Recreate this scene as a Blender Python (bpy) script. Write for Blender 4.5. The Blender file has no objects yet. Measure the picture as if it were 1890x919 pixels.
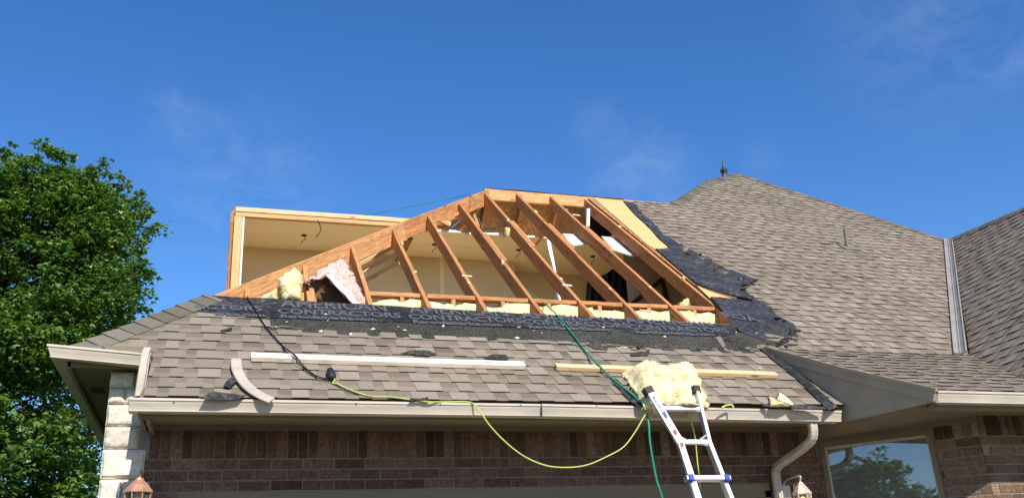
import bpy, math, random
import numpy as np
from mathutils import Vector, noise
from mathutils.geometry import tessellate_polygon
random.seed(7)
scn = bpy.context.scene
# ------------------------------------------------------------------ camera
F_PX = 1724.23; PX, PY = 945.0, 459.5
RC = np.array([[0.95662895, -0.28661826, -0.05206749],
               [0.0584485, 0.36394954, -0.92958297],
               [0.28538539, 0.88622272, 0.36491707]])
CAM = np.array([0.0, 0.0, 1.6])
cd = bpy.data.cameras.new('camera'); cam = bpy.data.objects.new('camera', cd)
scn.collection.objects.link(cam); scn.camera = cam
cd.sensor_width = 36; cd.lens = 36 * F_PX / 1890; cd.clip_start = 0.05; cd.clip_end = 3000
from mathutils import Matrix
cam.matrix_world = Matrix([[RC[0][i], -RC[1][i], -RC[2][i], CAM[i]] for i in range(3)] + [[0, 0, 0, 1]])
# ------------------------------------------------------------------ light
SUN_EL, SUN_AZ = 36.0, 7.0            # azimuth measured from -Y towards +X
w = bpy.data.worlds.new('World'); scn.world = w; w.use_nodes = True
nt = w.node_tree; bg = nt.nodes['Background']; wo = nt.nodes['World Output']
sky = nt.nodes.new('ShaderNodeTexSky'); sky.sky_type = 'NISHITA'; sky.sun_disc = False
sky.sun_elevation = math.radians(SUN_EL); sky.sun_rotation = math.radians(180 - SUN_AZ)
sky.air_density = 1.0; sky.dust_density = 0.25; sky.ozone_density = 3.0; sky.altitude = 300
tc = nt.nodes.new('ShaderNodeTexCoord')
mp = nt.nodes.new('ShaderNodeMapping'); mp.inputs['Scale'].default_value = (2.6, 2.6, 4.2); mp.inputs['Rotation'].default_value = (0.3, 0.5, 0.4); mp.inputs['Location'].default_value = (1.7, 0.4, 2.3)
nz = nt.nodes.new('ShaderNodeTexNoise'); nz.inputs['Scale'].default_value = 5.5; nz.inputs['Detail'].default_value = 9; nz.inputs['Roughness'].default_value = 0.62; nz.inputs['Distortion'].default_value = 0.7
nz2 = nt.nodes.new('ShaderNodeTexNoise'); nz2.inputs['Scale'].default_value = 2.6; nz2.inputs['Detail'].default_value = 2
cr = nt.nodes.new('ShaderNodeValToRGB'); cr.color_ramp.elements[0].position = 0.40; cr.color_ramp.elements[1].position = 0.75
cr2 = nt.nodes.new('ShaderNodeValToRGB'); cr2.color_ramp.elements[0].position = 0.48; cr2.color_ramp.elements[1].position = 0.68
mm = nt.nodes.new('ShaderNodeMath'); mm.operation = 'MULTIPLY'
mm2 = nt.nodes.new('ShaderNodeMath'); mm2.operation = 'MULTIPLY'; mm2.inputs[1].default_value = 0.22
mx = nt.nodes.new('ShaderNodeMixRGB'); mx.inputs[2].default_value = (5.2, 5.8, 6.6, 1)
nt.links.new(tc.outputs['Generated'], mp.inputs[0]); nt.links.new(mp.outputs[0], nz.inputs[0]); nt.links.new(tc.outputs['Generated'], nz2.inputs[0])
nt.links.new(nz.outputs[0], cr.inputs[0])
acc = None
for (cx_, cy_, rr0, k_) in ((1190, 320, .085, .8), (1720, 40, .15, .45), (1885, 120, .04, .6), (330, 205, .05, .55), (450, 350, .13, .6), (1405, 285, .03, .5), (1100, 230, .05, .3)):
    dv = RC.T @ np.array([(cx_ - PX) / F_PX, (cy_ - PY) / F_PX, 1.0]); dv /= np.linalg.norm(dv)
    di = nt.nodes.new('ShaderNodeVectorMath'); di.operation = 'DISTANCE'; di.inputs[1].default_value = tuple(dv); nt.links.new(tc.outputs['Generated'], di.inputs[0])
    mr = nt.nodes.new('ShaderNodeMapRange'); mr.interpolation_type = 'SMOOTHSTEP'; mr.inputs[1].default_value = 0; mr.inputs[2].default_value = rr0; mr.inputs[3].default_value = k_; mr.inputs[4].default_value = 0
    nt.links.new(di.outputs['Value'], mr.inputs[0])
    if acc is None: acc = mr.outputs[0]
    else:
        ad = nt.nodes.new('ShaderNodeMath'); ad.operation = 'ADD'; nt.links.new(acc, ad.inputs[0]); nt.links.new(mr.outputs[0], ad.inputs[1]); acc = ad.outputs[0]
nt.links.new(acc, mm.inputs[1])
nt.links.new(cr.outputs[0], mm.inputs[0]); nt.links.new(mm.outputs[0], mm2.inputs[0])
hs = nt.nodes.new('ShaderNodeHueSaturation'); hs.inputs['Saturation'].default_value = 1.28; hs.inputs['Value'].default_value = 1.16; hs.inputs['Hue'].default_value = 0.508
nt.links.new(sky.outputs[0], hs.inputs['Color'])
nt.links.new(mm2.outputs[0], mx.inputs[0]); nt.links.new(hs.outputs[0], mx.inputs[1]); nt.links.new(mx.outputs[0], bg.inputs[0])
bg.inputs[1].default_value = 0.12
sd = bpy.data.lights.new('sun', 'SUN'); sd.energy = 4.8; sd.angle = math.radians(0.5); sd.color = (1, 0.95, 0.87)
sun = bpy.data.objects.new('sun', sd); scn.collection.objects.link(sun)
el, az = math.radians(SUN_EL), math.radians(SUN_AZ)
sv = Vector((math.cos(el) * math.sin(az), -math.cos(el) * math.cos(az), math.sin(el)))
sun.rotation_euler = sv.to_track_quat('Z', 'Y').to_euler()
scn.view_settings.view_transform = 'Standard'; scn.view_settings.look = 'None'
scn.view_settings.exposure = 0.42; scn.view_settings.gamma = 1
# ------------------------------------------------------------------ helpers
def ray(x, y): return RC.T @ np.array([(x - PX) / F_PX, (y - PY) / F_PX, 1.0])
def hit(x, y, n, d):
    r = ray(x, y); n = np.array(n, float); p = CAM + r * ((d - n @ CAM) / (n @ r)); return Vector(p)
def onY(x, y, Y): return hit(x, y, (0, 1, 0), Y)
PITCH = 0.8333; LP = math.sqrt(1 + PITCH * PITCH); CC = 1 / LP; SS = PITCH / LP
E_Y, E_Z = 6.05, 2.957
DP = E_Z - PITCH * E_Y
def onP(x, y, h=0.0):
    return hit(x, y, (0, -SS, CC), DP * CC + h)
def P(u, Y, h=0.0):                   # point over the front roof plane from plan X, Y
    return Vector((u, Y - SS * h, E_Z + (Y - E_Y) * PITCH + CC * h))
def obj(name, verts, faces, mat, parent=None, smooth=False, tones=None, locs=None, mats=None, fm=None):
    me = bpy.data.meshes.new(name); me.from_pydata([tuple(v) for v in verts], [], faces); me.update()
    if smooth: me.polygons.foreach_set('use_smooth', [True] * len(me.polygons))
    if tones is not None:
        a = me.attributes.new('tone', 'FLOAT', 'FACE'); a.data.foreach_set('value', tones)
    if locs is not None:
        a = me.attributes.new('loc', 'FLOAT_VECTOR', 'POINT'); a.data.foreach_set('vector', [c for l in locs for c in l])
    if mats:
        for m in mats: me.materials.append(m)
        me.polygons.foreach_set('material_index', fm)
    else: me.materials.append(mat)
    o = bpy.data.objects.new(name, me); scn.collection.objects.link(o)
    if parent: o.parent = parent
    return o
def empty(name, label, cat, loc=(0, 0, 0), group=None):
    o = bpy.data.objects.new(name, None); scn.collection.objects.link(o); o.location = (0, 0, 0)
    o.empty_display_size = 0.1
    tag(o, label, cat, group); return o
def tag(o, label, cat, group=None, kind=None):
    if label: o['label'] = label
    if cat: o['category'] = cat
    if group: o['group'] = group
    if kind: o['kind'] = kind
    return o
class MB:
    def __init__(s): s.v = []; s.f = []; s.t = []; s.l = []; s.m = []
    def add(s, vs, fs, tone=0.5, locs=None, mi=0):
        b = len(s.v); s.v += [Vector(v) for v in vs]; s.f += [tuple(b + i for i in f) for f in fs]
        s.t += [tone] * len(fs); s.m += [mi] * len(fs)
        s.l += locs if locs else [tuple(v) for v in vs]
    def box(s, a, b, tone=0.5):
        (x0, y0, z0), (x1, y1, z1) = a, b
        s.add([(x0, y0, z0), (x1, y0, z0), (x1, y1, z0), (x0, y1, z0), (x0, y0, z1), (x1, y0, z1), (x1, y1, z1), (x0, y1, z1)],
              [(0, 3, 2, 1), (4, 5, 6, 7), (0, 1, 5, 4), (1, 2, 6, 5), (2, 3, 7, 6), (3, 0, 4, 7)], tone)
    def obox(s, o, ux, uy, uz, tone=0.5):       # oriented box from corner o
        o = Vector(o); ux, uy, uz = Vector(ux), Vector(uy), Vector(uz)
        vs = [o, o + ux, o + ux + uy, o + uy]; vs += [v + uz for v in vs]
        s.add(vs, [(0, 3, 2, 1), (4, 5, 6, 7), (0, 1, 5, 4), (1, 2, 6, 5), (2, 3, 7, 6), (3, 0, 4, 7)], tone)
    def board(s, p0, p1, wid, dep, up=(0, 0, 1), ch=0.003, tone=0.5, n=6, wob=0.0015):
        """lumber from p0 to p1; centre of its upper face; wid across, dep down from 'up'"""
        p0, p1 = Vector(p0), Vector(p1); t = (p1 - p0); L = t.length; t.normalize()
        up = Vector(up); up = (up - t * up.dot(t)).normalized(); sd = t.cross(up)
        a, c = wid / 2, ch
        prof = [(-a + c, 0), (a - c, 0), (a, -c), (a, -dep + c), (a - c, -dep), (-a + c, -dep), (-a, -dep + c), (-a, -c)]
        off = random.random() * 40
        vs = []; ls = []
        for k in range(n + 1):
            q = p0 + t * (L * k / n)
            jx, jy = (random.uniform(-wob, wob), random.uniform(-wob, wob))
            for (x, y) in prof:
                vs.append(q + sd * (x + jx) + up * (y + jy)); ls.append((off + L * k / n, x + off, y))
        fs = [tuple(range(7, -1, -1)), tuple(range(8 * n, 8 * n + 8))]
        for k in range(n):
            for i in range(8):
                j = (i + 1) % 8; fs.append((8 * k + i, 8 * k + j, 8 * k + 8 + j, 8 * k + 8 + i))
        fs = [tuple(reversed(f)) for f in fs]
        s.add(vs, fs, tone, ls)
    def sweep(s, path, prof, closed=True, tone=0.5, cap=True):
        """prof: list of offset functions already in world vectors (one list per path point)"""
        n = len(prof[0]); vs = [p + o for p, os in zip(path, prof) for o in os]
        fs = []
        for k in range(len(path) - 1):
            for i in range(n if closed else n - 1):
                j = (i + 1) % n; fs.append((n * k + i, n * k + j, n * k + n + j, n * k + n + i))
        if cap and closed: fs += [tuple(range(n - 1, -1, -1)), tuple(range(n * (len(path) - 1), n * len(path)))]
        s.add(vs, fs, tone)
    def tube(s, pts, r, sides=8, tone=0.5, smooth=6, rf=None):
        pts = catmull([Vector(p) for p in pts], smooth) if smooth > 1 else [Vector(p) for p in pts]
        prof = []; up = None
        for i, p in enumerate(pts):
            t = (pts[min(i + 1, len(pts) - 1)] - pts[max(i - 1, 0)]).normalized()
            if up is None: up = Vector((0, 0, 1)) if abs(t.z) < 0.9 else Vector((1, 0, 0))
            up = (up - t * up.dot(t)).normalized(); b = t.cross(up)
            rr = rf(i / (len(pts) - 1)) if rf else r
            prof.append([(up * math.cos(a) + b * math.sin(a)) * rr for a in [2 * math.pi * k / sides for k in range(sides)]])
        s.sweep(pts, prof, True, tone)
    def poly(s, pts, thick, nrm, tone=0.5):     # flat polygon slab with thickness along -nrm
        nrm = Vector(nrm); pts = [Vector(p) for p in pts]; n = len(pts)
        # orient so that newell normal follows nrm
        nn = Vector((0, 0, 0))
        for i in range(n): nn += pts[i].cross(pts[(i + 1) % n])
        if nn.dot(nrm) < 0: pts = pts[::-1]
        tri = tessellate_polygon([pts])
        vs = pts + [p - nrm * thick for p in pts]
        fs = []
        for t in tri:
            a, b, c = t
            if (pts[b] - pts[a]).cross(pts[c] - pts[a]).dot(nrm) < 0: a, b, c = a, c, b
            fs += [(a, b, c), (n + a, n + c, n + b)]
        for i in range(n):
            j = (i + 1) % n; fs.append((i, n + i, n + j, j))
        s.add(vs, fs, tone)
    def lathe(s, c, prof, sides=24, tone=0.5, rot=0.0):
        c = Vector(c); vs = []; fs = []
        for (r, z) in prof:
            for k in range(sides):
                a = 2 * math.pi * k / sides + rot; vs.append(c + Vector((r * math.cos(a), r * math.sin(a), z)))
        for i in range(len(prof) - 1):
            for k in range(sides):
                j = (k + 1) % sides; fs.append((i * sides + k, i * sides + j, (i + 1) * sides + j, (i + 1) * sides + k))
        fs.append(tuple(range(sides - 1, -1, -1))); fs.append(tuple(range((len(prof) - 1) * sides, len(prof) * sides)))
        s.add(vs, fs, tone)
    def build(s, name, mat, parent=None, smooth=False):
        return obj(name, s.v, s.f, mat, parent, smooth, s.t, s.l, mat if isinstance(mat, list) else None, s.m)
def catmull(p, n):
    if len(p) < 3: return p
    q = [p[0] * 2 - p[1]] + p + [p[-1] * 2 - p[-2]]; out = []
    for i in range(1, len(q) - 2):
        for k in range(n):
            t = k / n; a, b, c, d = q[i - 1], q[i], q[i + 1], q[i + 2]
            out.append(0.5 * ((2 * b) + (c - a) * t + (2 * a - 5 * b + 4 * c - d) * t * t + (3 * b - a - 3 * c + d) * t ** 3))
    out.append(p[-1]); return out
# ------------------------------------------------------------------ materials
def mat(name, base, rough=0.8, tonec=None, noise_sc=None, noise_amt=0.15, bump=0.0, bump_sc=200, coord='Object',
        stretch=(1, 1, 1), metal=0.0, spec=0.3, second=None, attr_loc=False, detail=5, subsurf=0.0, big=None, contrast=(0.35, 0.65)):
    m = bpy.data.materials.new(name); m.use_nodes = True; t = m.node_tree; b = t.nodes['Principled BSDF']
    L = t.links.new
    b.inputs['Roughness'].default_value = rough; b.inputs['Metallic'].default_value = metal
    b.inputs['Specular IOR Level'].default_value = spec
    col = t.nodes.new('ShaderNodeRGB'); col.outputs[0].default_value = (*base, 1); cur = col.outputs[0]
    if tonec:                                   # per-piece pigment
        at = t.nodes.new('ShaderNodeAttribute'); at.attribute_name = 'tone'
        rp = t.nodes.new('ShaderNodeValToRGB'); els = rp.color_ramp.elements
        els[0].position = 0; els[0].color = (*tonec[0], 1); els[1].position = 1; els[1].color = (*tonec[-1], 1)
        for k in range(1, len(tonec) - 1):
            e = els.new(k / (len(tonec) - 1)); e.color = (*tonec[k], 1)
        L(at.outputs['Fac'], rp.inputs[0]); cur = rp.outputs[0]
    if attr_loc:
        at2 = t.nodes.new('ShaderNodeAttribute'); at2.attribute_name = 'loc'; co = at2.outputs['Vector']
    else:
        tcn = t.nodes.new('ShaderNodeTexCoord'); co = tcn.outputs[coord]
    mpn = t.nodes.new('ShaderNodeMapping'); mpn.inputs['Scale'].default_value = stretch; L(co, mpn.inputs[0])
    def noi(sc, det=detail, rg=0.6):
        n = t.nodes.new('ShaderNodeTexNoise'); n.inputs['Scale'].default_value = sc; n.inputs['Detail'].default_value = det
        n.inputs['Roughness'].default_value = rg; L(mpn.outputs[0], n.inputs[0]); return n.outputs[0]
    if noise_sc:
        n = noi(noise_sc); r = t.nodes.new('ShaderNodeMapRange')
        r.inputs[1].default_value = contrast[0]; r.inputs[2].default_value = contrast[1]; L(n, r.inputs[0])
        mixn = t.nodes.new('ShaderNodeMixRGB')
        if second:
            L(r.outputs[0], mixn.inputs[0]); L(cur, mixn.inputs[1]); mixn.inputs[2].default_value = (*second, 1)
        else:
            r.inputs[3].default_value = 1 - noise_amt; r.inputs[4].default_value = 1 + noise_amt
            mixn.blend_type = 'MULTIPLY'; mixn.inputs[0].default_value = 1; L(cur, mixn.inputs[1]); L(r.outputs[0], mixn.inputs[2])
        cur = mixn.outputs[0]
    if big:
        n = noi(big[0], 4); r = t.nodes.new('ShaderNodeMapRange'); r.inputs[1].default_value = 0.35; r.inputs[2].default_value = 0.65
        r.inputs[3].default_value = 1 - big[1]; r.inputs[4].default_value = 1 + big[1]; L(n, r.inputs[0])
        mxx = t.nodes.new('ShaderNodeMixRGB'); mxx.blend_type = 'MULTIPLY'; mxx.inputs[0].default_value = 1; L(cur, mxx.inputs[1]); L(r.outputs[0], mxx.inputs[2]); cur = mxx.outputs[0]
    if attr_loc:
        vo = t.nodes.new('ShaderNodeTexVoronoi'); vo.inputs['Scale'].default_value = 1.0
        mk = t.nodes.new('ShaderNodeMapping'); mk.inputs['Scale'].default_value = (2.6, 9, 9); L(co, mk.inputs[0]); L(mk.outputs[0], vo.inputs[0])
        rk = t.nodes.new('ShaderNodeMapRange'); rk.inputs[1].default_value = .06; rk.inputs[2].default_value = .14; rk.inputs[3].default_value = .38; rk.inputs[4].default_value = 1; L(vo.outputs['Distance'], rk.inputs[0])
        mk2 = t.nodes.new('ShaderNodeMixRGB'); mk2.blend_type = 'MULTIPLY'; mk2.inputs[0].default_value = 1; L(cur, mk2.inputs[1]); L(rk.outputs[0], mk2.inputs[2]); cur = mk2.outputs[0]
    L(cur, b.inputs['Base Color'])
    if bump:
        n = noi(bump_sc, 4); bn = t.nodes.new('ShaderNodeBump'); bn.inputs['Strength'].default_value = bump; bn.inputs['Distance'].default_value = 0.01
        L(n, bn.inputs['Height']); L(bn.outputs[0], b.inputs['Normal'])
    if subsurf:
        b.inputs['Subsurface Weight'].default_value = subsurf; b.inputs['Subsurface Radius'].default_value = (0.02, 0.015, 0.01)
    return m
M = {}
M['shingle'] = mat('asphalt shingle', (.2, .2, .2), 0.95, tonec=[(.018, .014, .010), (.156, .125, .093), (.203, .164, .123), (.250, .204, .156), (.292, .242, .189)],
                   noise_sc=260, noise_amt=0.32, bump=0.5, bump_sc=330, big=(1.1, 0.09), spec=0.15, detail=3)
M['cap'] = mat('ridge cap shingle', (.2, .2, .2), 0.95, tonec=[(.115, .102, .075), (.155, .138, .104), (.19, .170, .130)], noise_sc=260, noise_amt=0.3, bump=0.5, bump_sc=330, spec=0.15, detail=3)
M['granule'] = mat('granulated lap', (.050, .047, .038), 0.95, noise_sc=75, noise_amt=0.9, bump=0.6, bump_sc=260, spec=0.2, big=(2.3, 0.25), second=None)
M['felt'] = mat('black underlayment', (.020, .020, .023), 0.7, noise_sc=30, noise_amt=0.5, second=(.115, .105, .085), bump=0.5, bump_sc=18, spec=0.2, contrast=(0.48, 0.78), big=(2.2, 0.4), detail=9)
M['felt_dirty'] = mat('dusty underlayment', (.030, .030, .034), 0.5, noise_sc=20, second=(.15, .135, .11), bump=1.0, bump_sc=22, spec=0.28, contrast=(0.50, 0.82), detail=12, stretch=(1.0, 2.0, 2.0), big=(4, .4))
M['feltprint'] = mat('felt lettering', (.088, .094, .112), 0.8, noise_sc=50, second=(.045, .045, .052), contrast=(0.5, 0.72), spec=0.2)
M['rafter'] = mat('aged rafter wood', (.3, .12, .05), 0.75, tonec=[(.32, .128, .046), (.46, .210, .080), (.60, .320, .138)], noise_sc=7, noise_amt=0.33, attr_loc=True, stretch=(1.2, 16, 16), bump=0.12, bump_sc=10, big=(1.6, 0.16), spec=0.2)
M['lumber'] = mat('new lumber', (.5, .3, .15), 0.75, tonec=[(.50, .30, .13), (.62, .41, .20), (.70, .53, .36), (.76, .63, .52)], noise_sc=6, noise_amt=0.15, attr_loc=True, stretch=(1.2, 18, 18), bump=0.1, bump_sc=10, big=(1.5, 0.08), spec=0.2)
M['osb'] = mat('osb board', (.42, .24, .10), 0.8, noise_sc=9, second=(.20, .075, .025), stretch=(4, 1.4, 4), contrast=(0.4, 0.7), bump=0.1, bump_sc=30, spec=0.2)
M['ply'] = mat('raw plywood', (.62, .39, .17), 0.75, noise_sc=14, noise_amt=0.16, stretch=(0.5, 3, 3), bump=0.05, bump_sc=20, spec=0.2)  # plain plywood colour, shared by the roof panels and the room floor
M['drywall'] = mat('tan painted drywall', (.70, .57, .36), 0.85, noise_sc=1.2, noise_amt=0.04, spec=0.2)
M['ceilpaint'] = mat('cream ceiling paint', (.84, .75, .57), 0.85, noise_sc=1.2, noise_amt=0.03, spec=0.2)
M['paper'] = mat('drywall paper', (.64, .56, .49), 0.85, noise_sc=20, noise_amt=0.06)
M['white'] = mat('white trim paint', (.80, .78, .74), 0.6, noise_sc=8, noise_amt=0.05)
M['gutter'] = mat('beige aluminium', (.45, .385, .31), 0.5, noise_sc=3, noise_amt=0.10, big=(1.3, .07), spec=0.5, stretch=(1, 5, 5))
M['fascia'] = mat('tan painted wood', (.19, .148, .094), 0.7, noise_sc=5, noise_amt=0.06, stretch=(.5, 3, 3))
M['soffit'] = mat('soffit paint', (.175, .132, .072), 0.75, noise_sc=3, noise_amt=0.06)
M['siding'] = mat('grey green siding paint', (.35, .28, .195), 0.75, noise_sc=3.5, noise_amt=0.09, bump=0.05, bump_sc=40)
M['brick'] = mat('brown brick', (.2, .1, .08), 0.9, tonec=[(.062, .034, .023), (.112, .062, .043), (.155, .088, .062), (.215, .132, .095)], noise_sc=40, noise_amt=0.35, bump=0.5, bump_sc=70, spec=0.2, big=(6, 0.05))
M['brick_tan'] = mat('tan brick', (.2, .1, .08), 0.9, tonec=[(.065, .036, .024), (.14, .082, .052), (.22, .14, .09), (.33, .23, .15)], noise_sc=40, noise_amt=0.3, bump=0.5, bump_sc=70, spec=0.2, big=(6, 0.12))
M['mortar'] = mat('mortar', (.215, .180, .150), 0.95, noise_sc=60, noise_amt=0.2, bump=0.4, bump_sc=120)
M['mortar_tan'] = mat('mortar tan', (.26, .215, .165), 0.95, noise_sc=60, noise_amt=0.2, bump=0.4, bump_sc=120)
M['stone'] = mat('rough limestone', (.58, .53, .45), 0.9, tonec=[(.50, .45, .37), (.64, .59, .50)], noise_sc=9, noise_amt=0.14, bump=0.7, bump_sc=22, spec=0.2, detail=9)
M['yellow_ins'] = mat('yellow fiberglass', (.66, .55, .24), 0.95, noise_sc=11, second=(.80, .73, .46), bump=1.0, bump_sc=26, subsurf=0.25, spec=0.05, detail=9)
M['ins_brown'] = mat('weathered fiberglass', (.76, .67, .39), 0.95, noise_sc=5.5, second=(.50, .36, .20), contrast=(0.46, 0.66), bump=1.0, bump_sc=24, subsurf=0.2, spec=0.05, detail=9)
M['wall_ins'] = mat('bright fiberglass', (.66, .55, .27), 0.95, noise_sc=12, second=(.80, .72, .45), bump=1.0, bump_sc=26, subsurf=0.2, spec=0.05, detail=9)
M['pink_ins'] = mat('pink fiberglass', (.60, .34, .29), 0.95, noise_sc=14, second=(.72, .50, .44), bump=1.0, bump_sc=30, subsurf=0.2, spec=0.05, detail=9)
M['kraft'] = mat('kraft paper facing', (.20, .115, .062), 0.8, noise_sc=7, second=(.07, .045, .030), bump=0.6, bump_sc=12, spec=0.2)
M['black_plastic'] = mat('black plastic sheet', (.010, .009, .009), 0.42, noise_sc=5, noise_amt=0.2, bump=0.6, bump_sc=4, stretch=(5, 5, .7), spec=0.4)
M['darkwood'] = mat('dark stained wood', (.07, .026, .012), 0.5, noise_sc=20, noise_amt=0.3)
M['dark'] = mat('dim room board', (.09, .06, .04), 0.9, noise_sc=5, noise_amt=0.2)
M['alu'] = mat('ladder aluminium', (.50, .50, .50), 0.38, metal=0.75, noise_sc=14, noise_amt=0.14, spec=0.5, stretch=(1, 1, .15), bump=0.04, bump_sc=60)
M['rubber'] = mat('black rubber', (.022, .021, .020), 0.6, noise_sc=20, noise_amt=0.3)
M['blue'] = mat('blue plastic', (.02, .06, .42), 0.4)
M['navy'] = mat('navy print', (.03, .035, .16), 0.5)
M['sticker'] = mat('grey label', (.50, .49, .50), 0.5)
M['redprint'] = mat('red brown print', (.22, .05, .05), 0.5)
M['cord_y'] = mat('yellow green cord', (.42, .49, .10), 0.5, noise_sc=5, noise_amt=0.12)
M['hose_g'] = mat('green hose', (.015, .20, .115), 0.4, noise_sc=5, noise_amt=0.12)
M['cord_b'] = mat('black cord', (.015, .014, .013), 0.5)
M['metal_grey'] = mat('grey galvanised valley', (.23, .215, .195), 0.75, metal=0.0, noise_sc=3, noise_amt=0.12)
M['pipe'] = mat('painted vent pipe', (.17, .145, .12), 0.7, noise_sc=8, noise_amt=0.15)
M['slate'] = mat('dark painted metal', (.07, .075, .08), 0.45, metal=0.3, noise_sc=8, noise_amt=0.2)
M['copper'] = mat('copper lantern metal', (.46, .25, .17), 0.5, metal=0.35, noise_sc=30, noise_amt=0.2)
M['pewter'] = mat('pale lantern metal', (.55, .47, .41), 0.5, metal=0.25, noise_sc=30, noise_amt=0.18)
M['concrete'] = mat('driveway concrete', (.24, .205, .165), 0.9, noise_sc=2, noise_amt=0.12, bump=0.2, bump_sc=60)
M['grass'] = mat('lawn', (.05, .09, .025), 0.95, noise_sc=3, noise_amt=0.35)
M['bark'] = mat('bark', (.10, .075, .055), 0.95, noise_sc=12, noise_amt=0.4, stretch=(1, 1, .2), bump=0.8, bump_sc=20)
def glassy(name, tint, refl, rough=0.0, veil=.03):
    m = bpy.data.materials.new(name); m.use_nodes = True; t = m.node_tree; t.nodes.remove(t.nodes['Principled BSDF'])
    tr = t.nodes.new('ShaderNodeBsdfTransparent'); tr.inputs[0].default_value = (*tint, 1)
    gl = t.nodes.new('ShaderNodeBsdfGlossy'); gl.inputs['Roughness'].default_value = rough; gl.inputs[0].default_value = (.9, .95, 1, 1)
    fr = t.nodes.new('ShaderNodeFresnel'); fr.inputs[0].default_value = refl
    mi = t.nodes.new('ShaderNodeMixShader'); o = t.nodes['Material Output']
    t.links.new(fr.outputs[0], mi.inputs[0]); t.links.new(tr.outputs[0], mi.inputs[1]); t.links.new(gl.outputs[0], mi.inputs[2])
    df = t.nodes.new('ShaderNodeBsdfDiffuse'); df.inputs[0].default_value = (.62, .56, .50, 1); m2 = t.nodes.new('ShaderNodeMixShader'); m2.inputs[0].default_value = veil  # diffuse veil that paints the reflections in the pane paler
    t.links.new(mi.outputs[0], m2.inputs[1]); t.links.new(df.outputs[0], m2.inputs[2]); t.links.new(m2.outputs[0], o.inputs[0]); return m
M['glass'] = glassy('window glass', (.62, .66, .66), 2.6, .01, .16)
M['lampglass'] = glassy('lantern glass', (.80, .76, .66), 1.9, 0.05)
def emis(name, c, s):
    m = bpy.data.materials.new(name); m.use_nodes = True; b = m.node_tree.nodes['Principled BSDF']
    b.inputs['Emission Color'].default_value = (*c, 1); b.inputs['Emission Strength'].default_value = s; b.inputs['Base Color'].default_value = (*c, 1); return m
M['bulb'] = emis('warm bulb', (1, .62, .25), 2.2)
def leafmat(name, tones, trans):
    m = mat(name, (.1, .1, .1), 0.45, tonec=tones, spec=0.45); t = m.node_tree; b = t.nodes['Principled BSDF']; o = t.nodes['Material Output']
    td = t.nodes.new('ShaderNodeBsdfTranslucent'); td.inputs[0].default_value = (*trans, 1)
    mi = t.nodes.new('ShaderNodeMixShader'); mi.inputs[0].default_value = 0.3
    t.links.new(b.outputs[0], mi.inputs[1]); t.links.new(td.outputs[0], mi.inputs[2]); t.links.new(mi.outputs[0], o.inputs[0]); return m
M['leaf'] = leafmat('maple leaves', [(.030, .075, .010), (.070, .150, .018), (.135, .225, .032)], (.24, .40, .03))

# ------------------------------------------------------------------ setting: ground
g = MB(); g.add([(-900, -900, 0), (900, -900, 0), (900, 900, 0), (-900, 900, 0)], [(0, 1, 2, 3)])
tag(g.build('ground', M['grass']), 'green lawn around the house', 'ground', kind='structure')
g = MB(); g.box((-1.2, -14, -0.1), (9.5, 6.6, 0.03))
tag(g.build('driveway', M['concrete']), 'pale concrete driveway in front of the garage', 'driveway', kind='structure')

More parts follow.
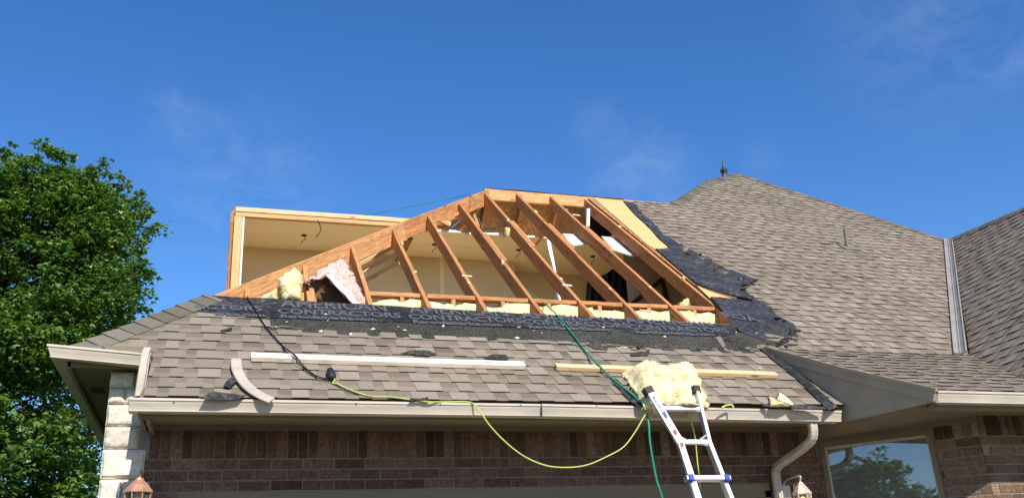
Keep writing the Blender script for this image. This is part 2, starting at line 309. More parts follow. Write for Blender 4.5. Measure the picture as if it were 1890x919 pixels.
# ------------------------------------------------------------------ the house
H = empty('house', 'brown brick house with its front roof torn open to the rafters', 'house')
def clip(subj, tri):                      # Sutherland-Hodgman against a CCW triangle, 2D
    out = subj
    for i in range(3):
        a, b = tri[i], tri[(i + 1) % 3]; inp = out; out = []
        if not inp: return []
        def side(p): return (b[0] - a[0]) * (p[1] - a[1]) - (b[1] - a[1]) * (p[0] - a[0])
        for k in range(len(inp)):
            p, q = inp[k], inp[(k + 1) % len(inp)]; sp, sq = side(p), side(q)
            if sp >= 0: out.append(p)
            if (sp >= 0) != (sq >= 0):
                t = sp / (sp - sq); out.append((p[0] + (q[0] - p[0]) * t, p[1] + (q[1] - p[1]) * t))
    return out
def shingles(poly2d, to3d, seed, expo=0.146, vmin=None, vmax=None, thick=0.0042):
    """real laminated shingles, course by course, clipped to a polygon in (u, v)"""
    rnd = random.Random(seed)
    tris = [[poly2d[i] for i in t] for t in tessellate_polygon([[Vector((p[0], p[1], 0)) for p in poly2d]])]
    tris = [t if ((t[1][0] - t[0][0]) * (t[2][1] - t[0][1]) - (t[1][1] - t[0][1]) * (t[2][0] - t[0][0])) > 0 else t[::-1] for t in tris]
    umin = min(p[0] for p in poly2d); umax = max(p[0] for p in poly2d)
    v0 = math.floor(min(p[1] for p in poly2d) / expo) * expo; v1 = max(p[1] for p in poly2d)
    mb = MB()
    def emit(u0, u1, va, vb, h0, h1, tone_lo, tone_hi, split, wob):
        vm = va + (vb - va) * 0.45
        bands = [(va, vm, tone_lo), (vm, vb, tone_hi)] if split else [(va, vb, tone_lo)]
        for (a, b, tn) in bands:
            cell = [(u0, a), (u1, a), (u1, b), (u0, b)]
            for t in tris:
                if max(u0, u1) < min(t[0][0], t[1][0], t[2][0]) or min(u0, u1) > max(t[0][0], t[1][0], t[2][0]): continue
                if b < min(t[0][1], t[1][1], t[2][1]) or a > max(t[0][1], t[1][1], t[2][1]): continue
                pg = clip(cell, t)
                if len(pg) < 3: continue
                hh = lambda v: h0 + (h1 - h0) * (v - va) / (vb - va) + wob * max(0, 1 - (v - va) / 0.05)
                top = [to3d(p[0], p[1], hh(p[1])) for p in pg]; n = len(top)
                bot = [to3d(p[0], p[1], -0.004) for p in pg]
                fs = [tuple(range(n))] + [(i, n + i, n + (i + 1) % n, (i + 1) % n) for i in range(n) if abs(pg[i][1] - pg[(i + 1) % n][1]) > 1e-5 or abs(pg[i][1] - va) < 1e-5 and a == va]
                mb.add(top + bot, fs, max(.2, tn))
                for q in range(1, len(fs)): mb.t[-q] = 0.0       # cut edges: bare asphalt, near-black to paint in the shaded gap below
    k = 0; v = v0
    while v < v1:
        va = v + rnd.uniform(-.003, .003); vb = v + expo + 0.006
        u = umin - rnd.uniform(0, .3); shift = rnd.random() * 7
        while u < umax:
            tabw = rnd.choice([.085, .10, .11, .12, .14, .18]); gap = rnd.choice([.07, .09, .10, .12, .15])
            sheet = noise.noise(Vector((math.floor((u + shift) / 1.0) * 3.7, k * 1.9, seed))) * 0.12
            tn = min(1, max(0, 0.74 + sheet + rnd.gauss(0, .11)))
            emit(u, u + tabw, va, vb, thick * 2.2, 0.001, tn, tn - 0.03, False, rnd.uniform(0, .0015) + (0.004 if rnd.random() < .04 else 0))
            gn = min(1, max(0, 0.58 + sheet + rnd.gauss(0, .1)))
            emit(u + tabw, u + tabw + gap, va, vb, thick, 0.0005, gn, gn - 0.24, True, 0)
            u += tabw + gap
        v += expo; k += 1
    return mb
def vY(Y): return (Y - E_Y) * LP
def toP(u, v, h): return P(u, E_Y + v / LP, h)
def pv(x, y):
    q = onP(x, y); return (q.x, vY(q.y))
HIPK = 7.56
jag = [(352, 557), (366, 574), (430, 580), (455, 588), (497, 589), (500, 602), (560, 606), (640, 612), (700, 611), (760, 618), (835, 621), (900, 624), (990, 629), (1050, 631),
       (1130, 637), (1200, 641), (1300, 643), (1386, 646), (1391, 638), (1420, 635), (1446, 636), (1456, 622), (1467, 613), (1464, 599), (1445, 592), (1430, 583), (1424, 570), (1411, 560), (1389, 552), (1378, 540), (1368, 527),
       (1399, 522), (1380, 516), (1365, 514), (1344, 503), (1322, 490), (1300, 481), (1283, 470), (1267, 463), (1250, 455), (1236, 446), (1222, 440), (1212, 428), (1201, 418), (1195, 408), (1187, 402), (1175, 395), (1164, 388), (1158, 374)]
polyP = [(-.985, vY(6.56)), (-.475, vY(6.56)), (-.475, vY(6.066)), (4.60, vY(6.066)), (4.47, vY(6.86)), (6.60, vY(6.86)),
         (9.74, vY(10.0)), (8.98, vY(11.3)), (8.175, vY(12.61))]
polyP += [(7.2, vY(11.98)), (6.45, vY(11.30)), (6.05, vY(10.90)), (5.80, vY(10.70)), (5.3, vY(10.69))]
jagP = [pv(*q) for q in jag]
rj = random.Random(3); jj = []
for i, q in enumerate(jagP[::-1]):
    jj.append(q)
    if 0 < i < len(jagP) - 1 and i < 33: 
        n2 = jagP[::-1][i + 1]; jj.append(((q[0] + n2[0]) / 2 + rj.uniform(-.02, .02), (q[1] + n2[1]) / 2 + rj.uniform(-.02, .02)))
polyP += jj
polyP[-1] = (polyP[-1][1] / LP + E_Y - HIPK, polyP[-1][1])
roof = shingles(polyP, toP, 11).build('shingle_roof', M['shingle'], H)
# right-hand roof slope Q, facing left: z rises with X
QX, QY, QZ = 9.765, 10.003, 6.251
def toQ(u, v, h): # u runs along -Y, v up the slope
    X = QX + v / LP; return Vector((X - SS * h, -u, QZ + (X - QX) * PITCH + CC * h))
def q2(X, Y): return (-Y, (X - QX) * LP)
polyQ = [q2(5.74, 5.23), q2(6.60, 6.82), q2(9.80, 9.99), q2(9.665, 9.184), q2(9.487, 8.387), q2(9.40, 7.5), q2(9.38, 5.23)]
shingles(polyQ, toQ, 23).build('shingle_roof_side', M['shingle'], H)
# low pitched roof over the bay
SL = 0.455; LS = math.sqrt(1 + SL * SL)
S_Y, S_Z = 5.23, 2.894
def toS(u, v, h): return Vector((u, S_Y + v / LS - h * SL / LS, S_Z + v * SL / LS + h / LS))
def sv2(X, Y): return (X, (Y - S_Y) * LS)
polyS = [sv2(4.69, 5.235), sv2(5.80, 5.235), sv2(6.66, 6.88), sv2(4.465, 6.90)]
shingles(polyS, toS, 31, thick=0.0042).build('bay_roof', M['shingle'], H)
# roof decks below the shingles
dk = MB()
NP = Vector((0, -SS, CC))
hole_low = [onP(395, 545), onP(1360, 600.5)]
yl = lambda X: 7.385 - 0.020 * X        # top edge of the remaining lower deck
dk.poly([P(-.985, 6.62, -.006), P(-.45, 6.62, -.006), P(-.45, 6.11, -.006), P(4.6, 6.11, -.006), P(4.48, 6.87, -.006), P(6.6, 6.87, -.006), P(6.9, 7.2, -.006), P(4.60, yl(4.6), -.006), P(-.16, yl(-.16), -.006)], 0.014, NP)
dk.poly([P(4.56, yl(4.56), -.006), P(6.9, 7.2, -.006), P(9.74, 10.0, -.006), P(8.175, 12.6, -.006), P(5.8, 10.69, -.006), P(4.56, 10.68, -.006)], 0.014, NP)
dk.poly([toS(4.78, (5.30 - 5.23) * LS, -.006), toS(5.80, (5.30 - 5.23) * LS, -.006), toS(6.7, (6.95 - 5.23) * LS, -.006), toS(4.58, (6.93 - 5.23) * LS, -.006)], .014, Vector((0, -SL, 1)).normalized())
dk.poly([toQ(-5.24, (5.70 - QX) * LP, -.008), toQ(-6.9, (6.50 - QX) * LP, -.008), toQ(-10.02, (9.77 - QX) * LP, -.008), toQ(-8.387, (9.47 - QX) * LP, -.008), toQ(-5.24, (9.37 - QX) * LP, -.008)], .014, Vector((-SS, 0, CC)))
dk.build('roof_deck', M['osb'], H)
# ply panel seen beside the last rafter
def stripP(pts, h, th, name, m, parent=H, wav=0.0, seed=1):
    mb = MB(); mb.poly([onP(x, y, h) for x, y in pts], th, NP); return mb.build(name, m, parent)
stripP([(1097, 366), (1149, 371), (1156, 380), (1172, 398), (1190, 414), (1201, 425), (1216, 442), (1237, 460), (1209, 460), (1196, 452)], 0.002, .004, 'plywood_panel', M['ply'])
stripP([(1283, 524), (1310, 533), (1345, 543), (1365, 552), (1310, 549.5)], 0.004, .004, 'plywood_panel', M['ply'])
# ---- underlayment
def rough_sheet(pts, h, name, m, parent=H, amp=0.006, cell=0.035, seed=0, th=0.003, curl=None):
    """underlayment laid on the slope: gridded, wrinkled, clipped to an outline"""
    pl = [pv(*q) for q in pts]
    tris = [[pl[i] for i in t] for t in tessellate_polygon([[Vector((p[0], p[1], 0)) for p in pl]])]
    tris = [t if ((t[1][0] - t[0][0]) * (t[2][1] - t[0][1]) - (t[1][1] - t[0][1]) * (t[2][0] - t[0][0])) > 0 else t[::-1] for t in tris]
    u0, u1 = min(p[0] for p in pl), max(p[0] for p in pl); v0, v1 = min(p[1] for p in pl), max(p[1] for p in pl)
    mb = MB(); cache = {}
    def vert(p):
        key = (round(p[0], 4), round(p[1], 4))
        if key not in cache:
            n = noise.fractal(Vector((p[0] * 5, p[1] * 5, seed)), 1, 2, 4)
            e = 0
            if curl: e = curl(p[0], p[1])
            mb.v.append(toP(p[0], p[1], h + amp * (n + .6) + e)); mb.l.append((p[0], p[1], 0)); cache[key] = len(mb.v) - 1
        return cache[key]
    u = u0
    while u < u1:
        v = v0
        while v < v1:
            cell4 = [(u, v), (u + cell, v), (u + cell, v + cell), (u, v + cell)]
            for t in tris:
                if u + cell < min(q[0] for q in t) or u > max(q[0] for q in t) or v + cell < min(q[1] for q in t) or v > max(q[1] for q in t): continue
                pg = clip(cell4, t)
                if len(pg) >= 3:
                    ids = []
                    for p in pg:
                        i = vert(p)
                        if i not in ids: ids.append(i)
                    if len(ids) >= 3: mb.f.append(tuple(ids)); mb.t.append(.5); mb.m.append(0)
            v += cell
        u += cell
    o = mb.build(name, m, parent)
    sm = o.modifiers.new('thickness', 'SOLIDIFY'); sm.thickness = th; sm.offset = 1
    return o
felt = rough_sheet([(348, 560), (378, 546.5), (700, 564), (1000, 582), (1362, 601.5), (1356, 618), (1330, 622), (1240, 618), (1150, 614), (1060, 609), (960, 606), (860, 602), (760, 597), (690, 595), (600, 591), (495, 588), (430, 583), (360, 576), (330, 572)],
                   0.001, 'underlayment', M['felt'], amp=0.0065, seed=4)
# granulated shingle lap exposed beneath the felt
rough_sheet([(490, 583), (600, 588), (720, 593), (860, 599), (1000, 604), (1150, 610), (1330, 618), (1400, 610), (1452, 600), (1475, 612), (1470, 640), (1396, 652), (1300, 650), (1050, 638), (760, 625), (600, 616), (490, 608)],
            -0.002, 'granulated_lap', M['granule'], amp=0.003, seed=9)
curlf = lambda u, v: 0.0
rough_sheet([(1149, 371), (1170, 376), (1185, 396), (1205, 412), (1225, 436), (1262, 455), (1300, 478), (1345, 500), (1400, 518), (1372, 530), (1388, 552), (1365, 552), (1345, 543), (1310, 533), (1284, 524), (1232, 480), (1209, 460), (1237, 460), (1216, 442), (1201, 425), (1188, 412), (1172, 398), (1156, 380)],
            0.003, 'torn_underlayment', M['felt_dirty'], amp=0.014, cell=.022, seed=14)
rough_sheet([(1311, 549), (1365, 552), (1390, 552), (1414, 562), (1432, 584), (1466, 600), (1470, 614), (1450, 628), (1400, 626), (1362, 612), (1352, 600)],
            0.003, 'torn_underlayment', M['felt_dirty'], amp=0.013, cell=.022, seed=19)
# rolled dark edge over the bare plywood sliver, and folded flaps
mb = MB(); mb.tube([onP(1284, 524, .012), onP(1310, 533, .022), (onP(1345, 543, .03)), onP(1372, 548, .035), onP(1388, 553, .022)], .012, 8, rf=lambda t: .006 + .02 * t)
mb.build('rolled_felt_edge', M['felt'], H, True)
def flap(p, hs, m, parent=H, name='felt_flap', th=.004):
    mb = MB(); pts = [onP(x, y, h) for (x, y), h in zip(p, hs)]
    c = sum(pts, Vector()) / len(pts); n = len(pts)
    n0 = NP * th
    vs = pts + [q - n0 for q in pts]
    fs = []
    for t in tessellate_polygon([[Vector((q.x, q.y, 0)) for q in pts]]):
        a, b, c2 = t
        if (pts[b] - pts[a]).cross(pts[c2] - pts[a]).dot(NP) < 0: a, b, c2 = a, c2, b
        fs += [(a, b, c2), (n + a, n + c2, n + b)]
    for i in range(n): fs.append((i, (i + 1) % n, n + (i + 1) % n, n + i))
    mb.add(vs, fs); return mb.build(name, m, parent)
flap([(1296, 499), (1316, 482), (1330, 494), (1322, 500)], [.01, .09, .03, .01], M['granule'])
flap([(1402, 604), (1424, 598), (1450, 607), (1462, 617), (1440, 615), (1415, 612)], [.005, .02, .03, .01, .012, .008], M['granule'])
flap([(1392, 612), (1420, 616), (1448, 622), (1436, 630), (1404, 624)], [.008, .02, .02, .008, .006], M['shingle'])
flap([(1338, 626), (1343, 616), (1350, 622), (1362, 628), (1352, 632)], [.01, .05, .02, .01, .008], M['granule'])
flap([(1320, 622), (1330, 620), (1346, 650), (1338, 647)], [.01, .012, .012, .008], M['shingle'], name='loose_shingle_strip')
rsh = random.Random(17)
for i in range(14, len(jag) - 1):
    (x0, y0), (x1, y1) = jag[i], jag[i + 1]
    if x0 < 1262 and i > 30: continue
    for _ in range(1 if i % 2 else 2):
        t = rsh.random(); x, y = x0 + (x1 - x0) * t + rsh.uniform(-5, 6), y0 + (y1 - y0) * t + rsh.uniform(-4, 4)
        w_, h_ = rsh.uniform(7, 20), rsh.uniform(2, 5)
        pts = [(x - w_ * rsh.uniform(.4, .6), y + rsh.uniform(-1, 1)), (x - w_ * .1, y - h_ * rsh.uniform(.5, 1)), (x + w_ * .45, y - h_ * rsh.uniform(.1, .7)), (x + w_ * .5, y + h_ * .4), (x + w_ * .05, y + h_ * rsh.uniform(.4, 1))]
        flap(pts, [.012 + rsh.random() * .006, .02 + rsh.random() * .03, .015 + rsh.random() * .015, .014, .012], M[rsh.choice(['granule', 'granule', 'shingle', 'felt'])], name='torn_shingle')
for i in range(22):
    x = rsh.uniform(500, 1420); y = 586 + (x - 500) * .052 + rsh.uniform(-6, 28); w_ = rsh.uniform(2, 7)
    flap([(x, y), (x + w_, y - rsh.uniform(.5, 3)), (x + w_ * 1.4, y + rsh.uniform(-.5, 1.5)), (x + w_ * .5, y + rsh.uniform(1, 2.2))], [.012, .02, .016, .012], M[rsh.choice(['granule', 'shingle', 'lumber', 'paper'])], name='debris_chip')
# lettering printed on the felt
def text(body, size, origin, ux, uy, m, parent, name='lettering', depth=0.0008, sx=1.0, offset=0.0, shear=0):
    cu = bpy.data.curves.new('t', 'FONT'); cu.body = body; cu.size = size; cu.extrude = depth; cu.offset = offset; cu.align_x = 'LEFT'; cu.shear = shear; cu.resolution_u = 3
    to = bpy.data.objects.new('t', cu); scn.collection.objects.link(to); dg = bpy.context.evaluated_depsgraph_get(); dg.update()
    me = bpy.data.meshes.new_from_object(to.evaluated_get(dg)); bpy.data.objects.remove(to)
    ux, uy = Vector(ux).normalized(), Vector(uy).normalized(); uz = ux.cross(uy); o = Vector(origin)
    vs = [o + ux * (v.co.x * sx) + uy * v.co.y + uz * v.co.z for v in me.vertices]; fs = [tuple(p.vertices) for p in me.polygons]
    bpy.data.meshes.remove(me); return vs, fs
UP_P = Vector((0, CC, SS))
lm = MB()
for (x0, y0) in [(512, 577.5), (755, 588), (967, 597.5), (1163, 607)]:
    o = onP(x0, y0, .0135); ux = Vector((1, 0, 0))
    w_ = 1.0
    for body, sz, dy, dx, sc, cut in (('CONTRACTORS', .142, 0.0, 0.0, .93, None), ('AMERICAN', .24, .134, .03, .72, 1), ('Reroofamerica.com', .092, -.088, .02, 1.02, None)):
        vs, fs = text(body, sz, o + UP_P * dy + ux * dx, ux, UP_P, None, None, sx=sc, offset=.0036)
        nz_ = []
        if cut:                                      # the sheet is cut through this line of print
            sdst = lambda v: yl(v.x) - 0.030 - v.y
            nv, nf = [], []
            for f in fs:
                out = []
                for q in range(len(f)):
                    p1, p2 = vs[f[q]], vs[f[(q + 1) % len(f)]]; d1, d2 = sdst(p1), sdst(p2)
                    if d1 >= 0: out.append(p1)
                    if (d1 >= 0) != (d2 >= 0): out.append(p1.lerp(p2, d1 / (d1 - d2)))
                if len(out) >= 3: nf.append(tuple(range(len(nv), len(nv) + len(out)))); nv += out
            vs, fs = nv, nf
        lm.add(vs, fs); lm.build('lettering', M['feltprint'], felt); lm = MB()
# left repeat, cut by the hip
for body, sz, x0, y0, sc in (('ACTORS', .142, 356, 569, .93), ('erica.com', .092, 396, 581, 1.02)):
    o = onP(x0, y0, .0135); vs, fs = text(body, sz, o, (1, 0, 0), UP_P, None, None, sx=sc, offset=.0036); lm.add(vs, fs); lm.build('lettering', M['feltprint'], felt); lm = MB()
lm = MB(); vs, fs = text('ROA', .19, onP(1338, 585, .024), (1, -.22, -.183), UP_P, None, None, sx=.85, offset=.004); lm.add(vs, fs)
lm.build('lettering', M['feltprint'], felt)
# ---- hip and ridge caps
def caps(path, n1, n2, wid, expo, name, parent=H, up=(0, 0, 1), seed=5):
    rnd = random.Random(seed); mb = MB(); n1, n2 = Vector(n1).normalized(), Vector(n2).normalized()
    # resample from the low end to the high end
    pts = [Vector(p) for p in path]; seg = [(pts[i + 1] - pts[i]).length for i in range(len(pts) - 1)]; L = sum(seg)
    def at(s):
        s = max(0, min(L - 1e-4, s))
        for i, l in enumerate(seg):
            if s <= l: return pts[i] + (pts[i + 1] - pts[i]) * (s / l)
            s -= l
        return pts[-1]
    s = 0
    while s < L:
        a, b = at(s), at(min(L, s + expo * 1.25)); t = (b - a)
        if t.length < 1e-3: break
        t.normalize()
        s1 = n1.cross(t); s2 = n2.cross(t)
        if s1.dot(Vector((0, 0, 1))) > 0: s1 = -s1
        if s2.dot(Vector((0, 0, 1))) > 0: s2 = -s2
        hz = (n1 + n2).normalized()
        lift0, lift1 = .028 + rnd.uniform(0, .004), .014
        mid = [a + hz * lift0, b + hz * lift1]
        la = [a + s1 * wid + n1 * (.016), b + s1 * wid * .95 + n1 * .008]; lb = [a + s2 * wid + n2 * (.016), b + s2 * wid * .95 + n2 * .008]
        th = hz * .008
        vs = [la[0], mid[0], lb[0], la[1], mid[1], lb[1]]; vs += [v - th for v in vs]
        tn = rnd.random()
        mb.add(vs, [(0, 1, 4, 3), (1, 2, 5, 4), (6, 9, 10, 7), (7, 10, 11, 8), (0, 6, 7, 1), (1, 7, 8, 2), (0, 3, 9, 6), (2, 8, 11, 5), (3, 4, 10, 9), (4, 5, 11, 10)], tn)
        s += expo
    return mb.build(name, M['cap'], parent)
NL = Vector((-SS, 0, CC)); NR = Vector((SS, 0, CC)); NB = Vector((0, SS, CC))
caps([P(-1.0, 6.57), P(-.165, 7.405)], NP, NL, .15, .145, 'hip_caps')
hipc = [P(5.82, 10.70), P(6.08, 10.92), P(6.45, 11.28), P(7.2, 11.98), P(7.75, 12.32), P(8.175, 12.62)]
caps(hipc, NP, NL, .12, .145, 'hip_caps', seed=8)
caps([P(9.74, 9.98), P(8.98, 11.3), P(8.175, 12.62)], NP, NB * .6 + NR, .10, .145, 'hip_caps', seed=9)
caps([toQ(-5.23, (9.38 - QX) * LP, 0), toQ(-7.5, (9.40 - QX) * LP, 0), toQ(-8.387, (9.487 - QX) * LP, 0), toQ(-9.98, 0, 0)], NL, NR, .10, .145, 'ridge_caps', seed=10)
# back slopes so the roof is a solid volume
bk = MB()
bk.add([P(8.175, 12.6, -.02), P(5.8, 10.69, -.02), (4.0, 14.2, 4.2), (8.175, 17.5, 4.2), (12.5, 13.2, 4.2), P(9.74, 10.0, -.02)], [(1, 0, 3, 2), (0, 5, 4, 3)])
bk.add([(9.765, 10.0, 6.24), (9.487, 8.387, 6.0), (9.38, 5.25, 5.92), (13, 5.25, 2.9), (13, 13, 2.9)], [(0, 4, 3, 2, 1)])
# remaining left hip slope under the dormer room
bk.add([P(-1.0, 6.58, -.012), P(-.12, 7.44, -.012), (-.12, 13.0, P(0, 7.44).z - .012), (-1.0, 13.0, P(0, 6.58).z - .012)], [(0, 3, 2, 1)])
bk.build('rear_roof_slopes', M['shingle'], H)
# rear slope over the attic, seen from beneath between the rafters
RY = 10.72; RZ = P(0, RY).z
rr = MB()
rr.poly([(3.17, RY + .05, RZ - .07), (7.4, RY + .05, RZ - .07), (7.4, RY + 3, RZ - .07 - 2.95 * PITCH), (.3, RY + 3, RZ - .07 - 2.95 * PITCH)], .014, Vector((0, SS, CC)))
rr.poly([(3.19, 10.74, P(0, 3.15 + HIPK).z - .03), (1.95, 11.95, P(0, 1.95 + HIPK).z - .03), (1.95, 10.2, P(0, 1.95 + HIPK).z - .03)], .014, Vector((-SS, 0, CC)))
rr.build('rear_deck', M['osb'], H)
for X in (2.63, 3.13, 3.62, 4.11):
    b = MB(); y1 = RY + 1.6; y0 = RY + .03 if X > 3.1 else RY + .6
    b.board((X, y0, RZ - .085 - (y0 - RY) * PITCH), (X, y1, RZ - .085 - (y1 - RY) * PITCH), .038, .14, (0, SS, CC), tone=.15); b.build('rear_rafter', M['rafter'], H)
dkb = MB(); dkb.box((4.47, 10.62, 5.9), (7.5, 10.64, 6.68)); dkb.build('attic_dark_panel', M['cord_b'], H)  # near-black panel put in to paint the attic depth as dark
# ---- rafters
TOPH = -0.022
RX = [0.13, .63, 1.13, 1.63, 2.125, 2.63, 3.10, 3.56, 4.03, 4.53]
for i, X in enumerate(RX):
    ytop = min(X + HIPK - .06, RY - .03); b = MB()
    tn = [.5, .62, .5, .3, .35, .25, .3, .25, .3, .35][i]
    b.board(P(X, 6.75, TOPH), P(X, ytop, TOPH), .040, .14, NP, tone=tn, n=10, wob=.002)
    r_ = b.build('rafter', M['rafter'], H)
    if i >= 5:                       # doubled length scabbed alongside, and the ceiling joist
        b = MB(); b.board(P(X + .041, 9.66 if i > 5 else 9.2, TOPH - .004), P(X + .041, 8.93 if i > 5 else 8.5, TOPH - .004), .038, .13, NP, tone=tn + .15); b.build('sister_board', M['rafter'], H)
    if i >= 4:
        zj = 5.995; b = MB(); b.board((X + .041, 9.79, zj), (X + .041, 10.02 if i < 7 else 10.3, zj), .038, .12, (0, 0, 1), tone=.95); b.build('ceiling_joist', M['rafter'], H)
# sawn cleats and splinters nailed on the rafter edges
for (x, y, X) in ((862, 508, 0), (1047, 525, 0), (968, 362, 0), (1064, 396, 0), (1110, 382, 0), (1190, 572, 0), (1214, 466, 0)):
    p = onP(x, y, -.012); b = MB(); b.board(p + Vector((-.05, 0, 0)), p + Vector((.05, .01, 0)), .03, .012, NP, tone=random.random(), n=1); b.build('wood_cleat', M['lumber'], H)
# hip rafter in two lengths
h0, hm_, h1 = P(-.13, 7.43, -.005), P(1.66, 9.22, -.005), P(3.165, RY, -.005)
dirh = (h1 - h0).normalized(); sdh = Vector((dirh.y, -dirh.x, 0)).normalized()
b = MB(); b.board(h0, hm_ + dirh * .12, .042, .20, (0, 0, 1), tone=.72, n=12); b.build('hip_rafter', M['rafter'], H)
b = MB(); b.board(hm_ - dirh * .02 - sdh * .044, h1, .042, .19, (0, 0, 1), tone=.42, n=12); b.build('hip_rafter', M['rafter'], H)
# ridge board
b = MB(); b.board((3.12, RY, RZ - .01), (6.0, RY, RZ - .01), .040, .155, (0, 0, 1), tone=.85, n=8); b.build('ridge_board', M['rafter'], H)
b = MB(); b.poly([(3.14, RY - .02, RZ - .002), (3.6, RY - .025, RZ + .006), (4.2, RY - .018, RZ + .001), (5.1, RY - .02, RZ + .004), (5.1, RY + .1, RZ + .002), (3.14, RY + .1, RZ + .002)], .005, (0, 0, 1))
b.build('ridge_felt_strip', M['felt'], H)
# left-slope lookouts behind the hip rafter
for k, (a, c, tn) in enumerate((((655, 488), (738, 446), .25), ((662, 500), (742, 460), .45), ((672, 515), (742, 478), .3))):
    b = MB(); b.board(onY(*a, 9.3 + .1 * k), onY(*c, 9.45 + .1 * k), .035, .04, (0, -.4, 1), tone=tn); b.build('brace', M['lumber'], H)
for a, c, Y in (((812, 408), (860, 388), 10.1), ((868, 378), (884, 418), 10.5), ((848, 420), (893, 372), 10.75), ((830, 415), (795, 399), 9.9)):
    b = MB(); b.board(onY(*a, Y), onY(*c, Y), .04, .09, (0, -1, .3), tone=.5); b.build('brace', M['rafter'], H)
# ---- the upstairs room
YC, ZC, YB = 9.95, 5.885, 10.85
room = MB()
room.box((.09, YC + .04, ZC), (5.3, YB + .42, ZC + .013)); room.build('ceiling', M['ceilpaint'], H)
w_ = MB(); w_.box((.06, YB, 3.3), (3.52, YB + .013, ZC)); w_.build('interior_wall', M['drywall'], H)
w_ = MB(); w_.box((3.53, YB + .34, 3.3), (5.6, YB + .353, ZC + .4)); w_.box((3.50, YB + .014, 3.3), (3.515, YB + .36, ZC)); w_.build('interior_wall', M['drywall'], H)
w_ = MB(); w_.box((.03, YC + .04, 3.3), (.043, YB, ZC)); w_.build('interior_wall', M['drywall'], H)
w_ = MB(); w_.box((-.05, YC + .05, 3.3), (.028, YB + .1, ZC + .10)); w_.box((-.05, YB + .014, 3.3), (3.49, YB + .1, ZC + .0)); w_.box((3.52, YB + .36, 3.3), (5.6, YB + .45, ZC)); w_.build('dormer_sheathing', M['osb'], H)
f_ = MB(); f_.box((.0, 7.8, 3.28), (5.3, 12, 3.3)); f_.build('room_floor', M['ply'], H)
# front header and post of the dormer opening
b = MB(); b.board((-.0, YC, ZC + .105), (2.45, YC, ZC + .105), .07, .055, tone=.42); b.build('header_beam', M['lumber'], H)
b = MB(); b.board((.0, YC + .005, ZC + .048), (2.30, YC + .005, ZC + .048), .06, .052, tone=.05); b.build('header_beam', M['lumber'], H)
b = MB(); b.board((.035, YC - .02, 4.6), (.035, YC - .02, ZC + .0), .085, .06, (0, -1, 0), tone=.22); b.build('corner_post', M['lumber'], H)
b = MB(); b.board((-.02, YC + .03, 4.6), (-.04, YC + .03, ZC - .05), .025, .06, (0, -1, 0), tone=.1); b.build('corner_post', M['rafter'], H)
b = MB(); b.box((.082, YC - .015, 4.6), (.10, YC + .04, ZC - .003)); b.build('drywall_edge', M['white'], H)
mb = MB()
for x in (1.30, 2.52): mb.box((x, YB - .0015, 3.4), (x + .05, YB - .0002, ZC - .002))
for y in (10.42,): mb.box((.10, y, ZC - .0015), (3.5, y + .05, ZC - .0002))
mb.build('joint_tape', M['ceilpaint'], H)
for pth in ([(2.2, 9.9, 6.02), (2.5, 9.7, 5.78), (2.9, 9.75, 5.86), (3.3, 9.8, 6.0)], [(.9, 9.93, 5.9), (.93, 9.86, 5.75), (.88, 9.88, 5.66)]):
    mb = MB(); mb.tube(pth, .005, 6); mb.build('loose_wire', M['white' if pth[0][0] > 3 else 'cord_b'], H, True)
# white broken edge of the ceiling board
b = MB(); b.poly([(2.3, YC + .035, ZC + .03), (2.5, YC + .035, ZC + .022), (2.62, YC + .035, ZC + .028), (2.9, YC + .035, ZC + .016), (3.05, YC + .035, ZC + .026), (3.3, YC + .035, ZC + .012), (3.52, YC + .035, ZC + .02), (3.52, YC + .035, ZC - .004), (3.2, YC + .035, ZC - .010), (3.12, YC + .035, ZC - .004), (2.75, YC + .035, ZC - .004), (2.68, YC + .035, ZC - .016), (2.6, YC + .035, ZC - .004), (2.3, YC + .035, ZC - .004)], .01, (0, -1, 0)); b.build('drywall_edge', M['white'], H)
# leaning white corner bead
b = MB(); b.board(onY(1012, 436, 9.9), onY(1034, 562, 9.3), .045, .012, (0, -1, .2), tone=1, n=8, wob=.004); b.build('corner_bead', M['white'], H)
# sloping drywall remnants, paper side to the sun
for pts in ([(1038, 431), (1075, 433), (1090, 448), (1076, 451), (1058, 453), (1050, 446)], [(1110, 436), (1143, 439), (1183, 472), (1160, 470), (1134, 462), (1122, 450)]):
    mb = MB(); mb.poly([onP(x, y, -.19) for x, y in pts], .013, NP); mb.build('drywall_remnant', M['paper'], H)
# far right interior wall with dark casing
w_ = MB(); w_.add([onY(1150, 462, 10.05), onY(1330, 450, 10.05), onY(1330, 620, 10.05), onY(1166, 620, 10.05)], [(0, 3, 2, 1)])
w_.build('interior_wall', M['paper'], H)
c0, c1, c2, c3 = onY(1160, 566, 10.0), onY(1224, 514, 9.98), onY(1237, 575, 10.0), None
b = MB(); b.board(c0, c1, .05, .05, (0, -1, 0), tone=.5); b.build('door_casing', M['darkwood'], H)
b = MB(); b.board(c1, c2, .045, .05, (0, -1, 0), tone=.5); b.build('door_casing', M['darkwood'], H)
